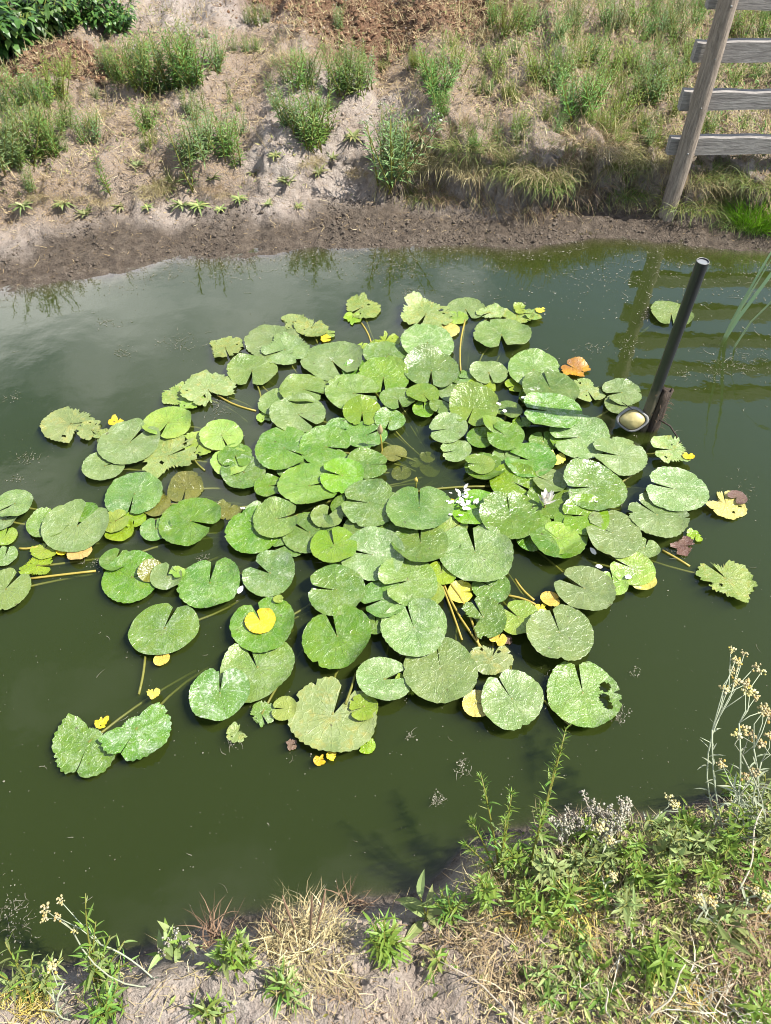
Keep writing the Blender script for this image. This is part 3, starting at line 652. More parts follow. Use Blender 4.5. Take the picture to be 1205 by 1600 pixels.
 (421, 896, 84, 152, 2, 'g', dict(gap=.2, dusty=1)), (411, 975, 101, 118, 2, 'g', dict(label='round lily pad carrying a small yellow pad')), (407, 970, 47, 125, 3, 'y', dict(gap=.14, label='round yellow lily pad lying on a green one')), (435, 936, 16, 0, 3, 'l', {}),
 (402, 1044, 116, 120, 1, 'p', dict(rag=.1)), (343, 1084, 92, 92, 2, 'p', dict(dusty=1, gap=.1)), (444, 1107, 40, 180, 1, 'l', {}), (409, 1116, 46, 300, 0, 'p', dict(rag=.4)), (371, 1145, 34, 60, 0, 'r', dict(rag=.6)),
 (520, 1117, 134, 62, 1, 'r', dict(rag=.2, gap=.22, label='largest pale lily pad with a torn far edge on the near side of the cluster')), (568, 1105, 46, 200, 2, 'l', dict(rag=.2)), (573, 1165, 28, 90, 0, 'l', dict(rag=.3)),
 (500, 1187, 20, 0, 0, 'y', dict(rag=.5)), (519, 1180, 18, 0, 1, 'y', dict(rag=.5)), (455, 1163, 20, 0, 0, 'b', dict(rag=.6)),
 (527, 995, 109, 112, 3, 'g', dict(gap=.13)), (525, 922, 90, 174, 4, 'g', dict(glossy=1, gap=.07, dusty=1)), (600, 936, 76, 200, 3, 'g', {}), (638, 907, 94, 200, 4, 'p', {}), (668, 926, 52, 90, 2, 'l', {}), (587, 975, 36, 90, 2, 'g', {}),
 (647, 981, 102, 108, 4, 'p', dict(gap=.05)), (600, 1062, 84, 15, 2, 'p', dict(gap=.2)), (688, 1046, 116, 95, 3, 'p', dict(gap=.03, rag=.1)), (640, 1070, 50, 0, 1, 'l', dict(rag=.3)),
 (743, 864, 116, 98, 4, 'p', dict(gap=.1)), (768, 917, 60, 150, 2, 'g', {}), (755, 965, 74, 120, 3, 'g', dict(rag=.3)), (720, 925, 40, 0, 1, 'l', dict(yel=1)),
 (811, 965, 64, 140, 2, 'l', dict(gap=.12)), (875, 989, 105, 102, 4, 'p', dict(gap=.06)), (845, 975, 50, 90, 1, 'p', {}), (779, 998, 28, 60, 1, 'y', dict(rag=.3)), (792, 1000, 18, 0, 0, 'b', dict(rag=.4)),
 (768, 1028, 64, 60, 2, 'r', dict(rag=.5)), (800, 1093, 97, 120, 3, 'p', dict(gap=.05, rag=.08)), (745, 1100, 46, 0, 1, 'l', dict(yel=1)),
 (911, 1084, 117, 92, 1, 'p', dict(gap=.07, rag=.14, hole=1, label='large pale lily pad with a hole eaten near its right rim')),
 (690, 895, 46, 90, 2, 'l', {}), (705, 790, 30, 0, 3, 'y', {}),
 (540, 880, 50, 90, 2, 'g', {}), (620, 830, 46, 0, 2, 'g', {}), (452, 850, 56, 200, 1, 'g', {}), (540, 790, 46, 90, 2, 'g', {}), (455, 730, 50, 90, 1, 'g', {}), (520, 720, 50, 90, 1, 'g', {}), (830, 840, 50, 90, 2, 'g', {}), (770, 840, 40, 90, 2, 'g', {}), (880, 690, 40, 90, 1, 'g', {}), (850, 690, 46, 90, 0, 'g', {}), (640, 560, 50, 90, 1, 'p', {}), (560, 580, 50, 90, 1, 'g', {}), (720, 590, 40, 90, 1, 'g', {}), (830, 620, 40, 90, 1, 'g', {}),
]
KIND = {'g': 'pad_green', 'p': 'pad_pale', 'r': 'pad_ragged', 'l': 'pad_lime', 'y': 'pad_yellow', 'n': 'pad_orange', 'o': 'pad_olive', 'b': 'pad_brown'}
KLAB = {'g': ('smooth green lily pad overlapping its neighbours in the dense cluster', 'green pads of the dense cluster'),
        'p': ('round pale green lily pad dusted with a dry whitish film', 'pale dusty pads'),
        'r': ('pale weathered lily pad with a ragged chewed rim at the edge of the cluster', 'ragged weathered pads'),
        'l': ('yellowish lime green lily pad tucked among greener pads', 'lime green pads'),
        'y': ('small shrivelled bright yellow lily pad scrap at the rim of a larger pad', 'yellow pad scraps'),
        'n': ('brown and orange decaying lily pad scrap', 'decaying orange pads'),
        'o': ('dull olive lily pad sunk just under the water surface', 'sunken olive pads'),
        'b': ('tiny dark brown rotten lily pad scrap floating by a pale pad', 'brown pad scraps')}
def pad_geo(rad, notch, rng, rag, gap, bowl, curl, crescent, hole, name, mat, tilt, z0, sink, fine, lv):
    na = 60 if rag < .12 and crescent is None else 110
    nr = 9 if not hole else 14
    if not fine: na = min(na, 44); nr = 5
    ph = [rng.uniform(0, 6.28) for _ in range(8)]
    bites = [(rng.uniform(0, 6.28), rng.uniform(.35, .9), rng.uniform(.12, .48)) for _ in range(int(rag * 3.4) + (rag > .25))]
    bites += [(rng.uniform(0, 6.28), rng.uniform(.04, .13), rng.uniform(.05, .17)) for _ in range(int(rag * 14))]
    nib = [(rng.uniform(0, 6.28), rng.uniform(.025, .06), rng.uniform(.03, .12)) for _ in range(rng.randint(0, 3))]
    ecc = rng.uniform(.0, .06); ea = rng.uniform(0, 6.28); teeth = rng.randint(26, 38)
    hol = [(rng.uniform(.55, .8), rng.uniform(-1.2, .4), rng.uniform(.08, .16)) for _ in range(3)] if hole else []
    if rag > .3: hol += [(rng.uniform(.35, .8), rng.uniform(0, 6.28), rng.uniform(.03, .09)) for _ in range(2)]
    vs = [(0, 0, 0)]; uv = [(0, 0)]
    upr = [(rng.uniform(0, 6.28), rng.uniform(.3, .8), rng.uniform(.1, 1.0)) for _ in range(3)]
    ta, tdir = (R(tilt[0]), R(tilt[1])) if tilt else (R(rng.uniform(0, 5.0) + lv * rng.uniform(0, 2.6)), rng.uniform(0, 6.28))
    for i in range(na + 1):
        u = i / na; th = notch + gap + (2 * math.pi - 2 * gap) * u
        dn = min(u, 1 - u) * 2 * math.pi
        m = 1 - 0.16 * math.exp(-(dn / .16) ** 2) + ecc * math.cos(2 * (th - ea)) + .02 * math.sin(3 * th + ph[0])
        m += .011 * math.sin(teeth * th + ph[1]) + .006 * math.sin(teeth * 2.3 * th + ph[2])
        for ba, bw, bd in bites + nib:
            d = (th - ba + math.pi) % (2 * math.pi) - math.pi
            if abs(d) < bw: m -= bd * (1 - (d / bw) ** 2) ** .5 * (1 + .25 * math.sin(40 * d + ph[3]))
        if rag: m += rag * .16 * float(fbm(th * 3 + ph[4], ph[5], 7, 4, .65)) + rag * .03 * rng.uniform(-1, 1)
        if crescent is not None:
            d = (th - R(crescent) + math.pi) % (2 * math.pi) - math.pi
            m = min(m, .42 + 1.2 * max(0, abs(d) - .7)) if abs(d) < 1.4 else m
            m += .02 * math.sin(31 * th + ph[4])
        m = max(m, .1)
        for j in range(1, nr + 1):
            q = (j / nr) ** .8; r = q * m
            z = bowl * .045 * r * r * (1 if bowl < 0 else r * r * 1.4) + r ** 2.5 * .036 * (math.sin(2 * th + ph[5]) + .8 * math.sin(5 * th + ph[6]) + .4 * math.sin(9 * th + ph[7]))
            for ua, uw, uh in upr:
                d = (th - ua + math.pi) % (2 * math.pi) - math.pi
                z += uh * .15 * (max(0, r - .6) / .4) ** 1.5 * math.exp(-(d / uw) ** 2)
            z += curl * r * r * math.cos(2 * th + ph[1]) * .6
            # faint pleats along the veins
            z += .004 * r * math.cos(15 * 2 * math.pi * (th / (2 * math.pi)))
            vs.append((r * math.cos(th) * rad, r * math.sin(th) * rad, z * rad)); uv.append((r, (th - notch) / (2 * math.pi)))
    out = []
    for (x, y, z) in vs:
        if ta:
            s = x * math.cos(tdir) + y * math.sin(tdir)
            z += s * math.tan(ta)
            if tilt and ta > .2:      # a standing pad is bent, not only tipped
                t = s / rad; k = 1 - (1 - math.cos(ta)) * max(0, t); x -= math.cos(tdir) * s * (1 - k); y -= math.sin(tdir) * s * (1 - k)
                z -= abs(t) ** 2 * rad * .12
        z = max(z, -.0005 if not sink else -1)
        out.append((x, y, z))
    fs = []
    for i in range(na):
        a = 1 + i * nr; b = a + nr
        fs.append((0, a, b))
        for j in range(nr - 1): fs.append((a + j, a + j + 1, b + j + 1, b + j))
    if hol:
        def inh(f):
            cx = sum(out[k][0] for k in f) / len(f) / rad; cyy = sum(out[k][1] for k in f) / len(f) / rad
            return any((cx - hr * math.cos(ha)) ** 2 + (cyy - hr * math.sin(ha)) ** 2 < hs * hs for hr, ha, hs in hol)
        fs = [f for f in fs if not inh(f)]
    me = bpy.data.meshes.new(name); me.from_pydata(out, [], fs)
    ul = me.uv_layers.new(name='UVMap'); 
    idx = np.empty(len(me.loops), int); me.loops.foreach_get('vertex_index', idx)
    ul.data.foreach_set('uv', np.array(uv)[idx].ravel()); me.shade_smooth(); me.materials.append(mat)
    return me
MARKS = [(110, 662, 'the chewed whitish pad'), (272, 708, 'the torn lime pad'), (297, 814, 'the brown-centred pad'), (290, 762, 'the half sunk olive pad'), (215, 902, 'the folded brown pad'), (256, 985, 'the lone white-flecked pad'), (175, 1150, 'the two crescent pads'),
         (566, 480, 'the torn far-rim pad'), (784, 523, 'the wide-notched pale pad'), (655, 794, 'the big dark-notched pad'), (740, 637, 'the glossy tilted pad'), (852, 780, 'the white flower'), (722, 782, 'the wilted petals'), (990, 650, 'the float of the pipe'), (900, 577, 'the rotting orange pad'), (1134, 788, 'the chewed yellow pad'), (1135, 904, 'the tattered pale pad'), (407, 970, 'the small yellow pad'), (520, 1117, 'the largest torn pad'), (911, 1084, 'the pad with a hole'), (715, 960, 'the yellow stalk bundle'), (640, 722, 'the open middle water'), (596, 680, 'the lily bud'), (8, 915, 'the wide-cut pad'), (509, 698, 'the brown-patched pad'), (345, 640, 'the drifting stem tangle'), (124, 862, 'the small tan pad'), (928, 761, 'the big white-sheened pad'), (863, 655, 'the pipe shadow'), (867, 716, 'the cream scrap'), (1067, 853, 'the dark red scrap')]
KADJ = {'g': 'green', 'p': 'pale dusty', 'r': 'ragged pale', 'l': 'lime green', 'y': 'yellow', 'n': 'orange', 'o': 'sunken olive', 'b': 'dark brown'}
def pad_label(px, py, w, nd, kd, lv, o):
    m = min((q for q in MARKS if math.hypot(q[0] - px, (q[1] - py) * 1.3) > 12), key=lambda q: math.hypot(q[0] - px, (q[1] - py) * 1.3))
    size = 'tiny' if w < 30 else 'small' if w < 52 else 'medium' if w < 80 else 'large'
    adj = 'dusty green' if o.get('dusty') and kd == 'g' else 'bright green' if o.get('bright') else 'yellowing' if o.get('yel') else KADJ[kd]
    n = nd % 360; side = 'far bank' if 45 <= n < 135 else 'near bank' if 225 <= n < 315 else 'fence side' if n < 45 or n >= 315 else 'open side'
    thing = 'lily pad scrap' if kd in 'yb' and w < 32 else 'lily pad'
    mid = (' notched toward the ' + side) if w >= 52 and lv >= 1 and side != 'open side' else ''
    return size + ' ' + adj + ' ' + thing + mid + ' beside ' + m[2]
def build_pads():
    rng = random.Random(77)
    for (px, py, w, nd, lv, kd, o) in PADS:
        sink = o.get('sink', 0)
        z0 = 0.003 + lv * 0.0075 + rng.uniform(0, .004) - sink - (0.003 if kd == 'o' and not o.get('tilt') else 0)
        c = P(px, py, z0); rad = w * 0.5 * mpp(px, py)
        # bearing seen in the picture -> bearing on the water
        f = 1 / max(.45, math.sin(math.atan2(H, c.y)))
        nt = math.atan2(math.sin(R(nd)) * f, math.cos(R(nd)))
        til = o.get('tilt'); cr = o.get('crescent')
        me = pad_geo(rad, nt, rng, o.get('rag', 0), o.get('gap', rng.uniform(.05, .14)), o.get('bowl', rng.uniform(-.5, .6)), o.get('curl', 0), cr, o.get('hole'), 'lily_pad', M[KIND[kd]], til, z0, sink, w > 30, lv)
        if o.get('yel') : me.materials[0] = M['pad_yel_pale']
        if o.get('bright') and kd == 'g': me.materials[0] = M['pad_bright']
        if o.get('pale') and kd == 'y': me.materials[0] = M['pad_yel_pale']
        if o.get('pale') and kd == 'n': me.materials[0] = M['pad_tan']
        if o.get('dusty'): me.materials[0] = M['pad_dust_sheen']  # also set on shiny pads, whose white sheen is drawn as film colour
        p = link('lily_pad', me, loc=c)
        lab = o.get('label'); tag(p, lab or pad_label(px, py, w, nd, kd, lv, o), 'lily pad', None if lab else KLAB[kd][1])
        if w > 40 and kd not in 'ynb':
            b = MB(); d = (ROOT - c); d.z = 0; L = d.length; d = d.normalized() if L > .01 else Vector((0, 1, 0))
            s = d.cross(Vector((0, 0, 1))) * rng.uniform(-.05, .05); n = 7; ln = min(L, .45) * rng.uniform(.6, 1)
            dep = rng.uniform(.03, .13)
            pts = [d * ln * (i / n) + s * math.sin(i / n * 3.1) + Vector((0, 0, -.002 - z0 - dep * (i / n) ** 1.4)) for i in range(n + 1)]; pts[0].z = -.001
            b.tube(pts, .0038, 6, .5); link('stem', b.mesh('stem', M['stem']), p)
M['pad_yel_pale'] = pad_mat('pad_yel_pale', (0.42, 0.40, 0.06), (0.52, 0.46, 0.13), (0.6, 0.58, 0.4), (0.5, 0.46, 0.15), 0.4, 0.45, 0.3)
M['pad_bright'] = pad_mat('pad_bright', (0.080, 0.170, 0.008), (0.135, 0.218, 0.016), FILM, (0.2, 0.34, 0.06), 0.3, 0.27)
M['pad_tan'] = pad_mat('pad_tan', (0.45, 0.30, 0.06), (0.38, 0.27, 0.07), (0.6, 0.5, 0.3), (0.4, 0.3, 0.1), 0.2, 0.5, 0.3)
M['pad_dust_sheen'] = pad_mat('pad_dust_sheen', (0.062, 0.138, 0.018), (0.105, 0.180, 0.030), (0.62, 0.65, 0.56), (0.19, 0.31, 0.09), 0.85, 0.30)  # whitish film colour: dry dust, and a painted sheen on the shiny pads
build_pads()

# ------------------------------------------------------------------ flowers, petals, stems among the pads
def petal_geo(ln, w, cup, n=6):
    b = MB(); vs = []; fs = []
    for i in range(n + 1):
        u = i / n; ww = w * .5 * max(.12, math.sin(math.pi * min(1, .12 + .83 * u))); z = cup * u * u * ln
        vs += [(-ww, u * ln, z + ww * .35), (0, u * ln, z), (ww, u * ln, z + ww * .35)]
    for i in range(n):
        o = i * 3; fs += [(o, o + 1, o + 4, o + 3), (o + 1, o + 2, o + 5, o + 4)]
    b.add(vs, fs); return b.mesh('petal', M['petal'])
def build_flowers():
    rng = random.Random(5)
    pm = petal_geo(.046, .015, .5)
    f = tag(link('lily_flower', None, loc=P(852, 786, .045)), 'small white water lily flower with a yellow heart standing on a green pad', 'flower')
    for i in range(16):
        p = link('petal', pm, f); inner = i % 2; s = rng.uniform(.85, 1.1)
        p.rotation_euler = Matrix.Rotation(i * 6.283 / 16, 3, 'Z').to_euler(); p.matrix_local = Matrix.Rotation(i * 6.283 / 16 + rng.uniform(-.15, .15), 4, 'Z') @ Matrix.Rotation(R(rng.uniform(40, 60) if inner else rng.uniform(18, 35)), 4, 'X') @ Matrix.Scale(s, 4)
    b = MB()
    for i in range(40):
        a = rng.uniform(0, 6.28); t = rng.uniform(.1, .6); b.tube([(0, 0, .002), (math.cos(a) * t * .01, math.sin(a) * t * .01, .018)], .0009, 3, .5)
    stuff(link('stamen', b.mesh('stamen', M['stamen']), f))
    b = MB(); b.tube([(0, 0, 0), (.0, -.004, -.02), (-.003, -.008, -.035)], .0035, 6); link('stem', b.mesh('stem', M['stem']), f)
    # wilted flower spread over a pad
    f = tag(link('wilted_flower', None, loc=P(722, 782, .042)), 'wilted lily flower fallen apart into white petals on a green pad', 'flower')
    pm2 = petal_geo(.027, .015, .3)
    for i in range(26):
        p = link('petal', pm2, f); q = P(722 + rng.gauss(0, 12) + (i % 3) * 5, 782 + rng.gauss(0, 10), .040 + rng.uniform(-.002, .004)) - f.location
        p.matrix_local = Matrix.Translation(q) @ Matrix.Rotation(rng.uniform(0, 6.28), 4, 'Z') @ Matrix.Rotation(rng.uniform(-.4, .6), 4, 'X') @ Matrix.Scale(rng.uniform(.4, .95), 4)
    for (px, py, z, lab) in ((783, 632, .03, 'loose white petal on a green pad beside the glossy tilted pad'), (789, 640, .03, 'loose white petal on a green pad beside the glossy tilted pad'), (815, 620, .034, 'white petal lying beside the pad that carries the pipe shadow'),
                             (931, 866, .014, 'white petal floating between pads toward the right of the cluster'), (941, 885, .008, 'white petal floating between pads toward the right of the cluster'), (986, 900, .022, 'single white petal lying on a lime green pad'),
                             (460, 702, .026, 'tiny white petal on a green pad'), (533, 716, .026, 'tiny white petal on a green pad'), (437, 784, .02, 'tiny white petal on a green pad'), (383, 794, .008, 'tiny white petal on a green pad'), (372, 927, .016, 'wilted pinkish petal on the rim of a round green pad'), (930, 782, .04, 'tiny white petal on a green pad')):
        s = .55 if 'tiny' in lab else .95
        p = tag(link('petal', pm2, loc=P(px, py, z)), lab, 'petal', 'loose white petals'); p.rotation_euler = (rng.uniform(-.2, .2), 0, rng.uniform(0, 6.28)); p.scale = (s * 1.2, s, s)
    # bud on a stalk
    b = MB(); b.tube([(0, 0, -.05), (.002, 0, 0), (.0, .004, .05), (-.004, .006, .085)], [.004, .0035, .003, .003], 6)
    f = tag(link('lily_bud', None, loc=P(596, 706, 0)), 'pinkish brown lily bud on a short stalk above the pads', 'bud'); link('stem', b.mesh('stem', M['stem_yellow']), f)
    b = MB(); vs = []; prof = [(.002, .08), (.008, .09), (.010, .102), (.007, .116), (.0015, .128)]
    for r, z in prof: vs += [(-.004 + r * math.cos(j * .785), .006 + r * math.sin(j * .785), z) for j in range(8)]
    b.add(vs, [(i * 8 + j, i * 8 + (j + 1) % 8, (i + 1) * 8 + (j + 1) % 8, (i + 1) * 8 + j) for i in range(4) for j in range(8)]); link('bud', b.mesh('bud', M['straw']), f)
    b = MB(); b.tube([(0, 0, -.02), (0, 0, .02), (.001, .002, .03)], [.003, .0035, .0035], 6); f = tag(link('seed_head', None, loc=P(650, 762, .035)), 'small round green seed head at the tip of the big notched pad', 'seed head'); link('stem', b.mesh('stem', M['stem']), f)
    b = MB(); b.blob((.001, .003, .036), .008); link('head', b.mesh('head', M['stem_yellow']), f)
    # long loose stalks lying among the pads
    st = [((682, 886), (750, 1015), .012, 'stem_yellow'), ((684, 888), (757, 1018), .012, 'stem_yellow'), ((680, 890), (722, 1000), .010, 'stem_yellow'), ((540, 1100), (556, 1052), .016, 'stem'), ((727, 500), (720, 580), .006, 'stem_yellow'),
          ((217, 1085), (227, 1026), .002, 'stem'), ((40, 905), (150, 892), .003, 'stem_yellow'), ((30, 857), (60, 854), .003, 'stem_yellow'), ((1035, 860), (1078, 885), .003, 'stem_yellow'), ((322, 705), (352, 702), .004, 'stem_yellow'),
          ((340, 618), (400, 642), .003, 'stem_yellow'), ((400, 598), (408, 632), .003, 'stem'), ((640, 770), (770, 760), .004, 'stem'), ((300, 712), (320, 735), .004, 'stem'), ((790, 930), (838, 945), .003, 'stem_yellow'), ((805, 905), (835, 938), .003, 'stem_yellow'), ((690, 690), (735, 695), .01, 'straw_pale'), ((850, 1095), (892, 1135), .004, 'stem'), ((565, 505), (580, 535), .002, 'stem_yellow'), ((895, 535 + 255), (990, 740), .004, 'stem')]
    for a, c, z, m in st:
        A, C = P(*a, z), P(*c, z * .6); b = MB(); s = (C - A).cross(Vector((0, 0, 1))) * rng.uniform(-.08, .08)
        b.tube([(C - A) * t + s * math.sin(t * 3.14) for t in (0, .2, .4, .6, .8, 1)], .0036, 6)
        tag(link('lily_stalk', b.mesh('lily_stalk', M[m]), loc=A), 'thin bare lily stalk lying on the water between pads', 'stalk', 'bare lily stalks')
build_flowers()

# ------------------------------------------------------------------ plants: generators
UP = Vector((0, 0, 1))
def rdir(rng, lean):
    a = rng.uniform(0, 6.283); return Vector((math.cos(a) * lean, math.sin(a) * lean, 1)).normalized()
def curve(base, d, ln, bend, n=5):
    pts = [Vector(base)]; d = Vector(d).normalized()
    for i in range(n):
        d = (d + bend / n).normalized(); pts.append(pts[-1] + d * ln / n)
    return pts
def along(pts, u):
    k = u * (len(pts) - 1); i = min(int(k), len(pts) - 2); return pts[i].lerp(pts[i + 1], k - i), (pts[i + 1] - pts[i]).normalized()
def make_weed(seed, h, nst, lean, ll, lw, nleaf, mat, smat, start=.12, segs=2, heads=0, upleaf=.55):
    """upright narrow-leaved weed: stem mesh, foliage mesh, flower mesh"""
    rng = random.Random(seed); sb, fb, hb = MB(), MB(), MB()
    for s in range(nst):
        d = rdir(rng, lean * rng.random() ** .6); L = h * rng.uniform(.6, 1.05)
        b0 = Vector((rng.gauss(0, .012), rng.gauss(0, .012), -.02)) * (1 + nst / 14)
        b0.z = -.02
        pts = curve(b0, d, L, Vector((rng.uniform(-.2, .2), rng.uniform(-.2, .2), .45)), 5)
        sb.tube(pts, [.0028, .0025, .0022, .0018, .0014, .0008], 4, rng.random() * .6)
        a = rng.uniform(0, 6.28); tb = rng.uniform(0, .7)
        for i in range(nleaf):
            u = start + (1 - start) * (i + rng.random() * .6) / nleaf; p, t = along(pts, min(u, .999)); a += 2.4
            side = t.orthogonal().normalized(); side = Matrix.Rotation(a, 3, t) @ side
            k = upleaf * (0.7 + .6 * u) * rng.uniform(.7, 1.3); ld = (side + t * k).normalized()
            sz = (1.15 - .55 * u) * rng.uniform(.7, 1.25)
            fb.leaf(p, ld, t, ll * sz, lw * sz, rng.uniform(-.1, .5), min(1, tb + rng.uniform(0, .35)) if rng.random() > .03 else 1.0, segs)
        if heads and rng.random() < .8:
            for q in range(heads): hb.blob(pts[-1] + Vector((rng.gauss(0, .008), rng.gauss(0, .008), rng.gauss(0, .006))), rng.uniform(.003, .0055), rng.random())
    out = {'stem': sb.mesh('stem', smat), 'foliage': fb.mesh('foliage', mat, False)}
    if hb.v: out['flower'] = hb.mesh('flower', M['flower_white'])
    return out
def make_tuft(seed, n, ln, w, spread, droop, mat, fall=None):
    rng = random.Random(seed); b = MB()
    for i in range(n):
        a = rng.uniform(0, 6.28); r = spread * rng.random() ** .5 * .5; p = Vector((math.cos(a) * r, math.sin(a) * r, -.015))
        gz = .35 if fall is None else .8; d = Vector((math.cos(a) * rng.uniform(.1, .8) + rng.gauss(0, gz), math.sin(a) * rng.uniform(.1, .8) + rng.gauss(0, gz), 1)); L = ln * rng.uniform(.3, 1.15)
        bend = Vector((math.cos(a) * .5 + rng.gauss(0, .5), math.sin(a) * .5 + rng.gauss(0, .4), -droop * rng.uniform(.2, 1.6)))
        if fall is not None: bend = bend + fall * rng.uniform(-.2, 1.6)
        b.blade(curve(p, d, L, bend, 5), w * rng.uniform(.7, 1.3), rng.random(), Vector((rng.gauss(0, 1), rng.gauss(0, 1), .2)))
    return {'foliage': b.mesh('foliage', mat, False)}
def make_rosette(seed, n, ln, w, rise, mat, segs=4):
    rng = random.Random(seed); b = MB()
    for i in range(n):
        a = i * 2.4 + rng.uniform(-.8, .8); k = rng.uniform(.6, 1.3)
        d = Vector((math.cos(a), math.sin(a), rise * k)); b.leaf((0, 0, .004), d, UP, ln * rng.uniform(.35, 1.2), w * rng.uniform(.6, 1.3), rng.uniform(.1, 1.0), rng.random() if rng.random() > .06 else 1, segs, .2)
    return {'foliage': b.mesh('foliage', mat, False)}
def make_bush(seed, w, h, nleaf, ll, lw, mat, smat):
    rng = random.Random(seed); sb, fb = MB(), MB()
    for s in range(14):
        d = rdir(rng, .9); pts = curve((rng.gauss(0, .03), rng.gauss(0, .03), -.02), d, h * rng.uniform(.7, 1.05), Vector((0, 0, .3)), 4)
        sb.tube(pts, [.005, .0045, .004, .003, .002], 5, .3)
        for i in range(nleaf // 14):
            u = rng.uniform(.1, 1); p, t = along(pts, min(u, .99)); a = rng.uniform(0, 6.28); side = Vector((math.cos(a), math.sin(a), rng.uniform(-.1, .5)))
            pe = p + side * rng.uniform(.01, w * .28); 
            fb.leaf(pe, side + Vector((0, 0, -.35)), UP, ll * rng.uniform(.6, 1.15), lw * rng.uniform(.7, 1.15), rng.uniform(.2, .8), rng.random(), 3, .12)
    return {'stem': sb.mesh('stem', smat), 'foliage': fb.mesh('foliage', mat, False)}
def place(name, parts, loc, sc=1.0, rz=0.0, label='', cat='weed', group=None, tilt=(0, 0)):
    o = link(name, None, loc=loc); o.rotation_euler = (tilt[0], tilt[1], rz); o.scale = (sc, sc, sc) if not isinstance(sc, tuple) else sc
    for k, m in parts.items():
        c = link(k, m, o)
        if k != 'stem': c['kind'] = 'stuff'
    return tag(o, label, cat, group)

